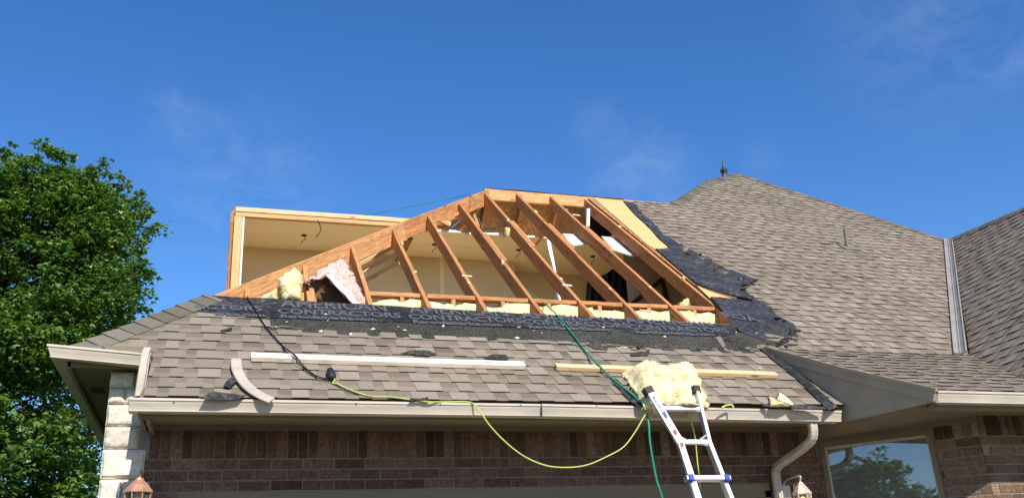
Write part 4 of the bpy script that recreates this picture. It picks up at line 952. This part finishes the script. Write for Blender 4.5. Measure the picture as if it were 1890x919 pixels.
# ---- valley flashing
v1_, v0_ = P(9.77, 10.01, .012), P(6.50, 6.84, .012)
mb = MB(); tvd = (v1_ - v0_).normalized()
for k, (s_, nn) in enumerate(((-1, NP), (1, NL))):
    sd_ = nn.cross(tvd).normalized()
    if (sd_.x if s_ > 0 else -sd_.x) < 0: sd_ = -sd_
    a0, a1 = v0_ + Vector((0, 0, .008)), v1_ + Vector((0, 0, .008))
    for (w0, w1, h) in ((.0, .009, .018), (.009, .056, .006), (.056, .064, .011)):
        vs = [a0 + sd_ * w0 + nn * h, a1 + sd_ * w0 + nn * h, a1 + sd_ * w1 + nn * h, a0 + sd_ * w1 + nn * h]
        if (vs[1] - vs[0]).cross(vs[2] - vs[1]).dot(nn) < 0: vs = vs[::-1]
        mb.add(vs + [v - nn * .02 for v in vs], [(0, 1, 2, 3), (0, 4, 5, 1), (1, 5, 6, 2), (2, 6, 7, 3), (3, 7, 4, 0)])
mb.build('valley_flashing', M['metal_grey'], H)
# ---- vent pipe
pb = onP(1566, 458); mb = MB(); mb.tube([pb + Vector((0, .02, -.05)), pb + Vector((0, 0, .27))], .023, 14, smooth=1); vp = mb.build('vent_pipe', M['pipe'], H)
mb = MB(); mb.tube([pb + Vector((0, 0, -.02)), pb + Vector((0, 0, .045))], .04, 14, smooth=1, rf=lambda t: .04 - .014 * t); mb.poly([pb + NP * .016 + Vector((a, b_ * CC, b_ * SS)) for a, b_ in ((-.10, -.10), (.12, -.10), (.12, .12), (-.10, .12))], .006, NP); mb.build('boot', M['pipe'], vp)
# ---- finial
fp = onY(1339, 334, 12.62); mb = MB()
mb.lathe((fp.x, fp.y, fp.z - .06), [(.055, -.15), (.05, .08), (.045, .15), (.040, .21)], 8)
mb.lathe((fp.x, fp.y, fp.z + .14), [(.035, -.05), (.055, .005), (.075, .045), (.055, .085), (.03, .095), (.018, .17), (.004, .30)], 6)
mb.build('roof_finial', M['slate'], H)

# ------------------------------------------------------------------ wall lanterns
def lantern(cx, cy, ztop, m, label, sides, r, lit):
    T = empty('wall_lantern', label, 'lamp', group='wall lanterns beside the garage door')
    mb = MB(); rt = math.pi / sides
    mb.lathe((cx, cy, ztop - .10), [(r * 1.18, 0), (r * 1.2, .008), (r * 1.1, .018), (r * .72, .055), (r * .34, .085), (r * .30, .095), (r * .1, .098), (.006, .13)], sides, rot=rt); mb.build('lamp_cap', m, T)
    mb = MB()
    for k in range(sides):
        a = 2 * math.pi * k / sides + rt; p0 = Vector((cx + r * 1.05 * math.cos(a), cy + r * 1.05 * math.sin(a), ztop - .102)); p1 = Vector((cx + r * .68 * math.cos(a), cy + r * .68 * math.sin(a), ztop - .30))
        mb.tube([p0, p1], .005, 5, smooth=1)
    mb.lathe((cx, cy, ztop - .33), [(r * .2, -.03), (r * .55, 0), (r * .74, .012), (r * .74, .03)], sides, rot=rt); mb.build('cage', m, T)
    mb = MB(); mb.lathe((cx, cy, ztop - .30), [(r * .66, 0), (r * 1.0, .196)], sides, rot=rt); mb.build('glass_shade', M['lampglass'], T)
    mb = MB(); mb.lathe((cx, cy, ztop - .24), [(.012, -.04), (.014, .02), (.028, .06), (.03, .09), (.018, .115), (.004, .125)], 12); mb.build('bulb', M['bulb'] if lit else M['white'], T, True)
    mb = MB(); mb.tube([(cx, cy, ztop), (cx, cy + .0, ztop + .04), (cx, WY - .04, ztop + .03), (cx, WY - .01, ztop - .06)], .008, 8); mb.box((cx - .05, WY - .022, ztop - .2), (cx + .05, WY - .008, ztop + .0)); mb.build('wall_bracket', m, T)
    return T
q = onY(259, 868, 6.52); lantern(q.x, 6.52, q.z - .042, M['copper'], 'copper capped wall lantern on the brick beside the stone pillar', 8, .080, False)
q = onY(1475, 877, 6.50); lantern(q.x, 6.50, q.z - .045, M['pewter'], 'pale metal wall lantern with glowing bulb between the downspout and the window', 6, .062, True)

# ------------------------------------------------------------------ tree builder
def leafy(mb, c, rad, n, rnd, size, light=0.5):
    for _ in range(n):
        d = Vector((rnd.gauss(0, 1), rnd.gauss(0, 1), rnd.gauss(0, .55))); d = d.normalized() * rad * rnd.random() ** .45
        p = c + d + Vector((0, 0, -.25 * (d.x * d.x + d.y * d.y) / rad))
        nrm = Vector((rnd.gauss(0, .55), rnd.gauss(-.15, .55), 1)).normalized(); t = Vector((rnd.gauss(0, 1), rnd.gauss(0, 1), -.3)); t = (t - nrm * t.dot(nrm)).normalized(); b_ = nrm.cross(t)
        s = size * rnd.uniform(.7, 1.3); dr = nrm * (-s * .25)
        vs = [p, p + t * s * .35 + b_ * s * .48 + dr, p + t * s * .62 + b_ * s * .2, p + t * s * 1.05 + dr, p + t * s * .62 - b_ * s * .2, p + t * s * .35 - b_ * s * .48 + dr]
        mb.add(vs, [(0, 1, 2, 3), (0, 3, 4, 5)], min(1, max(0, rnd.gauss(light, .25))))
def tree(name, base, height, crown, label, cat, seed, size=.085, nb=150, leaves=190, group=None, low=0.1, rad=.55, pw=2.2, lim=None):
    rnd = random.Random(seed); base = Vector(base); cx, cy, cz, rx, ry, rz = crown
    T = empty(name, label, cat, group=group); tr = MB(); top = Vector((cx, cy, cz + rz * .55))
    tr.tube([base, base + (top - base) * .3 + Vector((.05, 0, 0)), base + (top - base) * .65 + Vector((-.1, .1, 0)), top], .2, 12, rf=lambda t: .24 * (1 - t) ** .8 + .02)
    lf = MB()
    for k in range(nb):
        z = rnd.uniform(-1, 1) * (1); r = math.sqrt(max(0, 1 - abs(z) ** pw)); a = rnd.uniform(0, 2 * math.pi); q = rnd.uniform(.6, 1.0) if rnd.random() < .85 else rnd.uniform(.2, .5)
        c = Vector((cx + rx * r * q * math.cos(a), cy + ry * r * q * math.sin(a), cz + rz * z * (.55 + .45 * q)))
        c += Vector((noise.noise(c * .7), noise.noise(c * .7 + Vector((9, 0, 0))), noise.noise(c * .7 + Vector((0, 9, 0))))) * .5
        if lim:
            if k < len(lim['add']):
                ax, ay = lim['add'][k]; c = onY(ax, ay, cy - rnd.uniform(.2, 1.4)) + Vector((-.25, 0, -.25))
            jx, jy = rnd.gauss(-6, 18), abs(rnd.gauss(0, 22)) - 8
            for _ in range(60):
                v_ = RC @ (np.array(c) - CAM); qx, qy = PX + F_PX * v_[0] / v_[2], PY + F_PX * v_[1] / v_[2]
                mx_ = (226 if qy > 360 else 186) + jx
                if qx > mx_: c.x -= .08
                elif qy < 340 + jy: c.z -= .08
                else: break
        if c.z < .6: c.z = .6 + rnd.random()
        fr = max(.12, min(.85, (c.z - .5 * math.hypot(c.x - base.x, c.y - base.y) - base.z) / (top.z - base.z))); st = base + (top - base) * fr
        mid_ = st.lerp(c, .5) + Vector((rnd.uniform(-.2, .2), rnd.uniform(-.2, .2), -.05))
        tr.tube([st, mid_, c], .03, 5, smooth=3, rf=lambda t: .05 * (1 - t) + .006)
        rr_ = rad * rnd.uniform(.6, 1.25); tl = rnd.uniform(.2, .8)
        leafy(lf, c, rr_, int(leaves * rr_ / rad), rnd, size, tl)
        for _ in range(4):                # sprays reaching out of the clump
            d = Vector((rnd.gauss(0, 1), rnd.gauss(0, 1), rnd.gauss(.2, .5))).normalized(); e = c + d * rr_ * rnd.uniform(1.0, 1.75)
            tr.tube([c, e], .004, 3, smooth=1); leafy(lf, e, rr_ * .30, int(leaves * .11), rnd, size, tl + .08)
    tr.build('trunk', M['bark'], T, True); lf.build('crown', M['leaf'], T); return T
p_ = onY(60, 270, 12.6); pr_ = onY(265, 480, 12.6); print('tree top', p_, 'right', pr_, 'bottom', onY(100, 919, 12.6))
tree('maple_tree', (-4.6, 16.2, 0), 7, (-4.6, 16.0, 5.0, 3.2, 2.6, 4.6), 'big dense green maple tree filling the left edge beside the house', 'tree', 5, size=.092, nb=500, leaves=290, rad=.47, pw=8, lim={'add': [(195, 330), (170, 318), (140, 315), (110, 312), (80, 300), (50, 298), (20, 305), (205, 350), (222, 390), (235, 430), (240, 480), (238, 520), (225, 560), (190, 380), (150, 350), (200, 460), (210, 600), (180, 640), (160, 540)]})
tree('street_tree', (-43.9, -31.3, 0), 7, (-43.9, -31.3, 6.0, 3.6, 3.4, 4.0), 'broad tree across the street mirrored in the bay window', 'tree', 9, size=.30, nb=110, leaves=120, rad=.9)
tree('street_tree', (-40.5, -36.0, 0), 7, (-40.5, -36.0, 5.0, 2.2, 2.2, 3.4), 'smaller tree across the street mirrored at the right edge of the bay window', 'tree', 10, size=.3, nb=60, leaves=110, rad=.8)

# ------------------------------------------------------------------ ladder
L_ = empty('ladder', 'silver aluminium multi position ladder leaning on the gutter', 'ladder')
ta = math.radians(15); nl = Vector((0, math.cos(ta), -math.sin(ta))); dl = nl.dot(Vector((0, 5.88, 2.95)))
def onL(x, y, o_=0): return hit(x, y, nl, dl + o_)
lt, lm_, lb = onL(1201, 722), onL(1257, 816), onL(1290, 919)
rt_, rm_, rb = onL(1288, 720), onL(1312, 818), onL(1352, 919)
def ext(a, b_): t = (b_ - a); return a + t * ((.03 - a.z) / t.z)
lg, rg = ext(lm_, lb), ext(rm_, rb)
mb = MB(); mb.board(lm_, lt, .055, .028, (0, -1, 0), n=1, wob=0, ch=.004); rl = mb.build('rail', M['alu'], L_)
mb = MB(); mb.board(rm_, rt_, .030, .05, (0, -1, 0), n=1, wob=0, ch=.004); mb.build('rail', M['alu'], L_)
mb = MB(); mb.board(lg, lm_ + (lm_ - lb) * .05, .050, .03, (0, -1, 0), n=1, wob=0, ch=.004); ll = mb.build('rail', M['alu'], L_)
mb = MB(); mb.board(rg, rm_ + (rm_ - rb) * .05, .034, .055, (0, -1, 0), n=1, wob=0, ch=.004); mb.build('rail', M['alu'], L_)
for a, d_, w_ in ((lt, (lt - lm_).normalized(), .058), (rt_, (rt_ - rm_).normalized(), .045)):
    mb = MB(); mb.board(a - d_ * .012, a + d_ * .042, w_ + .012, .062, (0, -1, 0), n=1, wob=0, ch=.008); mb.build('rubber_foot', M['rubber'], L_)
    mb.v = []
for (a, b_) in (((1221, 752), (1293, 752)), ((1251, 814), (1308, 814)), ):
    A, B_ = onL(*a, .004), onL(*b_, .004); mb = MB(); mb.board(A, B_, .036, .022, (0, -1, .3), n=1, wob=0, ch=.004)
    for p, s in ((A, 1), (B_, -1)):
        for dz in ((.038, -.0) if a[1] == 752 else (-.0,)):
            t = (B_ - A).normalized() * s; mb.board(p + t * .005 + Vector((0, .01, .045)), p + t * .075 + Vector((0, 0, .005)), .014, .014, (0, -1, 0), n=1, wob=0)
        mb.board(p + t * .0 + Vector((0, 0, -.022)), p + t * .055 + Vector((0, 0, -.01)), .022, .02, (0, -1, 0), n=1, wob=0)
    mb.build('rung', M['alu'], L_)
dirl = (lg - lm_).normalized()
k = 0
A, B_ = onL(1268, 880, -.02), onL(1349, 880, -.02)
step = (A - onL(1251, 814, -.02))
while A.z > .15:
    mb = MB(); mb.board(A, B_, .034, .05, (0, -1, .25), n=1, wob=0, ch=.004)
    mb.build('rung', M['alu'], L_)
    if k == 0:
        for p in (A + (B_ - A) * .09, B_ - (B_ - A) * .09):
            mb = MB(); mb.board(p - Vector((.016, .012, 0)), p + Vector((.016, -.012, 0)), .046, .07, (0, -1, .25), n=1, wob=0, ch=.006); mb.build('lock_clip', M['blue'], L_)
    A = A + step; B_ = B_ + step * 1.0; k += 1
# printed labels on the left rail
tdir = (lm_ - lt).normalized(); fr_ = Vector((0, -1, 0)); fr_ = (fr_ - tdir * fr_.dot(tdir)).normalized(); sdl = fr_.cross(tdir).normalized()
mb = MB(); o_ = lt + tdir * .035 + fr_ * .0015
c_ = o_
def rect(mb, s0, s1, w0, w1, base=lt, td=tdir, off=.0015): mb.poly([base + td * s0 + sdl * w0 + fr_ * off, base + td * s1 + sdl * w0 + fr_ * off, base + td * s1 + sdl * w1 + fr_ * off, base + td * s0 + sdl * w1 + fr_ * off], .001, fr_)
if sdl.x < 0: sdl = -sdl
mb.poly([lt + tdir * s + sdl * w__ + fr_ * .0015 for s, w__ in ((.03, -.012), (.05, .012), (.20, .016), (.235, 0), (.20, -.014), (.05, -.014))], .001, fr_)
mb.build('label_panel', M['navy'], rl)
vs, fs = text('WERNER', .024, lt + tdir * .052 - sdl * .008 + fr_ * .003, tdir, -sdl if tdir.cross(-sdl).dot(fr_) > 0 else sdl, None, None, sx=1.25, offset=.0004)
if tdir.cross(-sdl).dot(fr_) > 0: vs, fs = text('WERNER', .024, lt + tdir * .052 - sdl * -.008 + fr_ * .003, tdir, -sdl, None, None, sx=1.25, offset=.0004)
else: vs, fs = text('WERNER', .024, lt + tdir * .052 - sdl * .008 + fr_ * .003, tdir, sdl, None, None, sx=1.25, offset=.0004)
t2 = MB(); t2.add(vs, fs); t2.build('lettering', M['white'], rl)
td2 = (lb - lm_).normalized()
mb = MB(); rect(mb, -.10, -.06, -.016, .016, lm_); rect(mb, .0, .035, -.014, .014, lm_, td2); mb.build('label_panel', M['redprint'], ll)
mb = MB(); rect(mb, .045, .20, -.015, .015, lm_, td2); rect(mb, -.055, -.01, -.016, .016, lm_); mb.build('label_panel', M['sticker'], ll)

# ------------------------------------------------------------------ things lying on the roof
def board2(a, b_, wid, dep, tone, label, h=.045):
    mb = MB(); mb.board(onP(*a, h), onP(*b_, h), wid, dep, NP, tone=tone, n=8, wob=.002, ch=.004); o = mb.build('lumber_board', M['lumber']); tag(o, label, 'board', 'toe boards laid along the roof'); return o
board2((464, 654), (968, 670.5), .075, .038, 1.0, 'pale pinkish roof board, the left and longer of the two toe boards')
board2((1026, 672.5), (1433, 688.5), .060, .036, .42, 'yellowish roof board passing behind the insulation block')
# insulation block behind the ladder
a, b_ = onP(1150, 672, 0), onP(1300, 748, 0)
cen = Vector((3.20, 6.28, 3.30)); R_ = Matrix.Rotation(math.atan(PITCH), 3, 'X') @ Matrix.Rotation(math.radians(-9), 3, 'Z')
def batt_block(name, corners, thick, m, seed, n1=44, n2=26, n3=8):
    """thick batt on the slope: four plane corners, rough faces"""
    a, b, c, d = corners; rnd = random.Random(seed); vs = []; fs = []; idx = {}
    def V(i, j, k):
        if (i, j, k) in idx: return idx[(i, j, k)]
        u, v, t = i / n1, j / n2, k / n3
        p = a * (1 - u) * (1 - v) + b * u * (1 - v) + c * u * v + d * (1 - u) * v
        ex = min(u, 1 - u) * 2; ey = min(v, 1 - v) * 2
        bulge = (1 - (1 - ex) ** 6) * .75 + .25; bulge *= (1 - (1 - ey) ** 5) * .7 + .3
        q = p + NP * (thick * t * bulge)
        nn = noise.fractal(q * 9 + Vector((seed, 0, 0)), .75, 2.1, 7); n3_ = noise.noise(q * 3.2 + Vector((0, seed, 0)))
        out = (p - (a + c) / 2).normalized() * (1 if i in (0, n1) or j in (0, n2) else 0)
        fib = noise.noise(q * 60) * .005
        q = q + (NP * (.030 * nn + .035 * n3_ + fib) * (1 if k else 0)) + out * (.028 * nn + .02 * n3_ + .02 * math.sin(t * math.pi))
        idx[(i, j, k)] = len(vs); vs.append(q); return idx[(i, j, k)]
    for i in range(n1):
        for j in range(n2):
            fs.append((V(i, j, n3), V(i + 1, j, n3), V(i + 1, j + 1, n3), V(i, j + 1, n3))); fs.append((V(i, j, 0), V(i, j + 1, 0), V(i + 1, j + 1, 0), V(i + 1, j, 0)))
    for k in range(n3):
        for i in range(n1):
            fs.append((V(i, 0, k), V(i + 1, 0, k), V(i + 1, 0, k + 1), V(i, 0, k + 1))); fs.append((V(i, n2, k), V(i, n2, k + 1), V(i + 1, n2, k + 1), V(i + 1, n2, k)))
        for j in range(n2):
            fs.append((V(0, j, k), V(0, j, k + 1), V(0, j + 1, k + 1), V(0, j + 1, k))); fs.append((V(n1, j, k), V(n1, j + 1, k), V(n1, j + 1, k + 1), V(n1, j, k + 1)))
    fuzz(vs, fs, 2200, .024, seed)
    return obj(name, vs, fs, m, None, True)
o = batt_block('insulation_block', [onP(1192, 754), onP(1300, 756), onP(1282, 694), onP(1150, 690)], .155, M['ins_brown'], 7); tag(o, 'thick yellowed insulation block resting on the shingles behind the ladder top', 'insulation')
def tuft(pts, h0, h1, label, seed, name='insulation_scrap', m='yellow_ins'):
    mb = MB(); n = len(pts); rnd = random.Random(seed); lo = []; hi = []
    ring = []
    for i in range(n):
        a, b2 = pts[i], pts[(i + 1) % n]
        for s in range(4):
            t = s / 4; ring.append((a[0] + (b2[0] - a[0]) * t + rnd.uniform(-1, 1), a[1] + (b2[1] - a[1]) * t + rnd.uniform(-1, 1)))
    cx = sum(p[0] for p in ring) / len(ring); cy = sum(p[1] for p in ring) / len(ring); vs = []
    ks = [1, .85, .6, .3, .05]
    for k in ks:
        for p in ring: vs.append(onP(cx + (p[0] - cx) * k, cy + (p[1] - cy) * k, h0 + (h1 - h0) * (1 - k ** 2) + rnd.uniform(-.004, .008)))
    N = len(ring); fs = [(r * N + i, r * N + (i + 1) % N, (r + 1) * N + (i + 1) % N, (r + 1) * N + i) for r in range(len(ks) - 1) for i in range(N)]
    fs.append(tuple((len(ks) - 1) * N + i for i in range(N)))
    vs += [onP(p[0], p[1], .002) for p in ring]; b0_ = len(ks) * N
    fs += [(i, b0_ + i, b0_ + (i + 1) % N, (i + 1) % N) for i in range(N)]
    o = obj(name, vs, fs, M[m], None, True); tag(o, label, 'insulation' if m == 'yellow_ins' else 'debris'); return o
tuft([(1236, 748), (1240, 738), (1262, 736), (1290, 738), (1306, 744), (1306, 752), (1270, 751)], .03, .10, 'ragged yellow insulation scrap below the insulation block at the gutter lip', 3)
tuft([(1421, 750), (1419, 732), (1432, 738), (1438, 723), (1450, 730), (1466, 748), (1452, 750)], .02, .07, 'torn pale insulation tuft lying at the right end of the gutter', 1)
# curved trim strip
mb = MB(); path = [onP(436, 664, .03), onP(437, 680, .035), onP(446, 700, .035), onP(462, 718, .03), onP(482, 731, .03), onP(502, 740, .02)]
path = catmull(path, 5); pr = []
for i, p in enumerate(path):
    t = (path[min(i + 1, len(path) - 1)] - path[max(i - 1, 0)]).normalized(); s = NP.cross(t).normalized(); pr.append([s * x + NP * z for x, z in ((-.036, 0), (-.036, .006), (-.03, .012), (.03, .012), (.036, .006), (.036, 0))])
mb.sweep(path, pr); o = mb.build('curved_trim', M['gutter']); tag(o, 'curved beige strip of trim lying on the shingles above the gutter', 'trim')
# black felt scraps and loose shingle flaps
def scrap(pts, hs, label, m='felt', name='felt_scrap', text_=None):
    o = flap(pts, hs, M[m], None, name, .003); tag(o, label, 'scrap'); return o
scrap([(412, 711), (418, 703), (433, 691), (438, 695), (437, 702), (424, 716)], [.03, .03, .045, .04, .03, .02], 'small black felt scrap left of the curved trim strip')
scrap([(370, 735), (384, 726), (396, 722), (420, 726), (455, 729), (440, 736), (400, 738)], [.03, .035, .05, .03, .03, .02, .02], 'long black felt scrap lying against the gutter under the curved trim')
scrap([(407, 609), (428, 604), (429, 607), (412, 612), (407, 612)], [.014, .02, .02, .015, .014], 'tiny black scrap on the shingles at upper left below the torn felt')
scrap([(738, 652), (760, 646), (790, 646), (808, 653), (790, 656)], [.014, .03, .035, .014, .014], 'dark lifted shingle shard above the middle of the pinkish board', 'granule')
scrap([(893, 660), (910, 653), (932, 654), (940, 660), (935, 664)], [.014, .03, .03, .014, .014], 'dark shingle shard above the right end of the pinkish board', 'granule')
scrap([(1086, 637), (1089, 626), (1100, 636), (1123, 641), (1120, 645), (1098, 644)], [.014, .05, .03, .02, .014, .014], 'curled dark shingle shard right of the green hose below the felt', 'granule')
scrap([(1128, 702), (1136, 697), (1146, 706), (1152, 714), (1180, 742), (1192, 750), (1180, 750), (1160, 738)], [.014, .03, .03, .02, .02, .02, .014, .014], 'black scrap sticking out left of the insulation block', 'felt')
scrap([(754, 739), (758, 734), (775, 735), (790, 732), (792, 739)], [.02, .035, .03, .035, .02], 'dark bits of debris at the gutter where the yellow cord ends', 'granule')
scrap([(1453, 750), (1460, 746), (1490, 747), (1520, 750), (1525, 754), (1470, 755)], [.015, .03, .03, .03, .02, .014], 'dark strip of debris along the right end of the gutter', 'felt')
scrap([(1406, 748), (1410, 744), (1420, 746), (1421, 751)], [.02, .03, .03, .02], 'small black scrap left of the torn insulation tuft by the gutter', 'felt')
scrap([(1163, 652), (1180, 648), (1200, 650), (1195, 655), (1165, 657)], [.014, .03, .03, .014, .014], 'dark shingle shard just above the insulation block', 'granule')
for i, (x, y, s) in enumerate(((601, 580, .012), (1114, 604, .012), (1402, 680, .012), (529, 594, .007), (735, 603, .007), (985, 610, .006), (1040, 600, .006))):
    o = fluff('paper_chip', onP(x, y, .015), (s, s * .8, s * .6), M['paper'], None, 6, .004, None, i, .7, 30)
    tag(o, ['white chip on the leftmost lettering of the felt', 'white chip on the rightmost lettering of the felt', 'white chip on the yellowish roof board', 'pale chip under the felt at left', 'pale chip under the felt at centre', 'pale chip under the felt near the green hose', 'pale chip on the felt above the green hose'][i], 'debris', 'pale chips scattered on the roof')

rc = random.Random(41); first = None
NTH = {9: 'rightmost rafter', 8: 'second rafter from the right', 7: 'third rafter from the right', 6: 'fourth rafter from the right', 5: 'fifth rafter from the right', 4: 'fifth rafter from the left', 3: 'fourth rafter from the left'}
for ri, nth in NTH.items():
    for where, (ya, yb) in (('upper', (.62, .85)), ('lower', (.15, .45))):
        X = RX[ri]; yt = min(X + HIPK, RY); p = P(X + rc.choice((-.015, .01)), 7.4 + (yt - 7.4) * rc.uniform(ya, yb), TOPH + .002)
        if first is None:
            first = fluff('insulation_crumb', (0, 0, 0), (.019, .011, .008), M['wall_ins'], None, 9, .03, None, 3, .9, 70); o = first
        else:
            o = first.copy(); scn.collection.objects.link(o)
        o.location = p; o.rotation_euler = (rc.random() * 6, rc.random() * 6, rc.random() * 6); k_ = rc.uniform(.5, 1.3); o.scale = (k_, k_ * rc.uniform(.6, 1.2), k_)
        tag(o, 'tiny pale insulation crumb on the %s part of the %s' % (where, nth), 'debris', 'insulation crumbs on the rafters')
# ------------------------------------------------------------------ cords and hose
mb = MB()
hose = [onY(625, 402, 11.4), onY(700, 393, 11.2), onY(780, 377, 11.0), onY(835, 366, 10.9), onY(862, 361, 10.55), onP(873, 366, .03), onP(880, 385, .02), onY(884, 405, 10.1), onY(897, 430, 9.6), onY(925, 480, 8.9), onY(955, 520, 8.2), onY(975, 538, 7.9), onY(1000, 556, 7.7), onP(1025, 578, .02), onP(1035, 590, .02), onP(1058, 618, .02), onP(1082, 650, .02), onP(1100, 668, .06), onP(1125, 694, .02), onP(1155, 718, .03), onP(1175, 735, .03), onY(1190, 752, 6.02), onY(1197, 780, 5.98), onY(1199, 810, 5.97), onY(1205, 850, 5.96), onY(1213, 890, 5.95), onY(1226, 930, 5.94)]
hose += [Vector((hose[-1].x + .2, 5.9, 1.2)), Vector((hose[-1].x + .3, 5.6, .05))]
mb.tube(hose, .0095, 8, rf=lambda t: .0045 + .0038 * min(1, max(0, (t - .35) * 4))); tag(mb.build('air_hose', M['hose_g'], None, True), 'green air hose running down over the rafters, roof and gutter', 'hose')
mb = MB()
yc = [onP(612, 694, .02), onP(618, 700, .025), onP(614, 706, .02), onP(622, 708, .02), onP(640, 716, .018), onP(665, 726, .018), onP(690, 731, .018), onP(720, 732, .018), onP(750, 736, .018), onP(790, 741, .012), onY(830, 741, 6.06), onY(862, 741, 6.05), onY(875, 746, 6.03), onY(888, 762, 5.98), onY(905, 786, 5.97), onY(935, 817, 5.97), onY(970, 843, 5.97), onY(1010, 859, 5.97), onY(1050, 862, 5.97), onY(1085, 857, 5.97), onY(1120, 842, 5.97), onY(1150, 825, 5.97), onY(1170, 800, 5.97), onY(1185, 775, 5.98), onY(1196, 756, 6.0), onP(1205, 748, .03), onP(1230, 746, .03), onY(1262, 756, 6.04), onY(1276, 780, 6.02), onY(1283, 810, 6.02), onY(1287, 850, 6.02), onY(1293, 900, 6.02)]
mb.tube(yc, .0048, 8); tag(mb.build('extension_cord', M['cord_y'], None, True), 'yellow green extension cord looping down across the brick wall', 'cord')
mb = MB(); mb.tube([onP(1332, 752, .02), onP(1340, 748, .03), onP(1350, 747, .03), onP(1354, 752, .02)], .007, 7)
tag(mb.build('cord_end', M['cord_y'], None, True), 'short bit of yellow cord showing above the gutter right of the ladder', 'cord')
mb = MB(); mb.tube([onY(457, 547, 7.5), onP(457, 551, .02), onP(470, 570, .018), onP(487, 598, .018), onP(505, 620, .018), onP(525, 641, .018), onP(545, 656, .055), onP(560, 675, .02), onP(578, 690, .018), onP(595, 697, .018), onP(608, 699, .02)], .0052, 8)
mb.tube([onP(520, 634, .018), onP(524, 645, .018), onP(545, 662, .055), onP(560, 680, .018), onP(585, 697, .018), onP(606, 702, .018), onP(630, 715, .015), onP(655, 725, .014), onP(690, 730, .012)], .004, 8)
PL = empty('black_cord', 'black power cord running down the shingles from the opening to a plug', 'cord')
mb.build('cable', M['cord_b'], PL, True)
mb = MB(); mb.tube([onP(609, 683, .03), onP(611, 690, .035), onP(614, 698, .03)], .026, 12, smooth=3, rf=lambda t: .022 + .01 * math.sin(t * 3.1)); mb.build('plug', M['rubber'], PL, True)
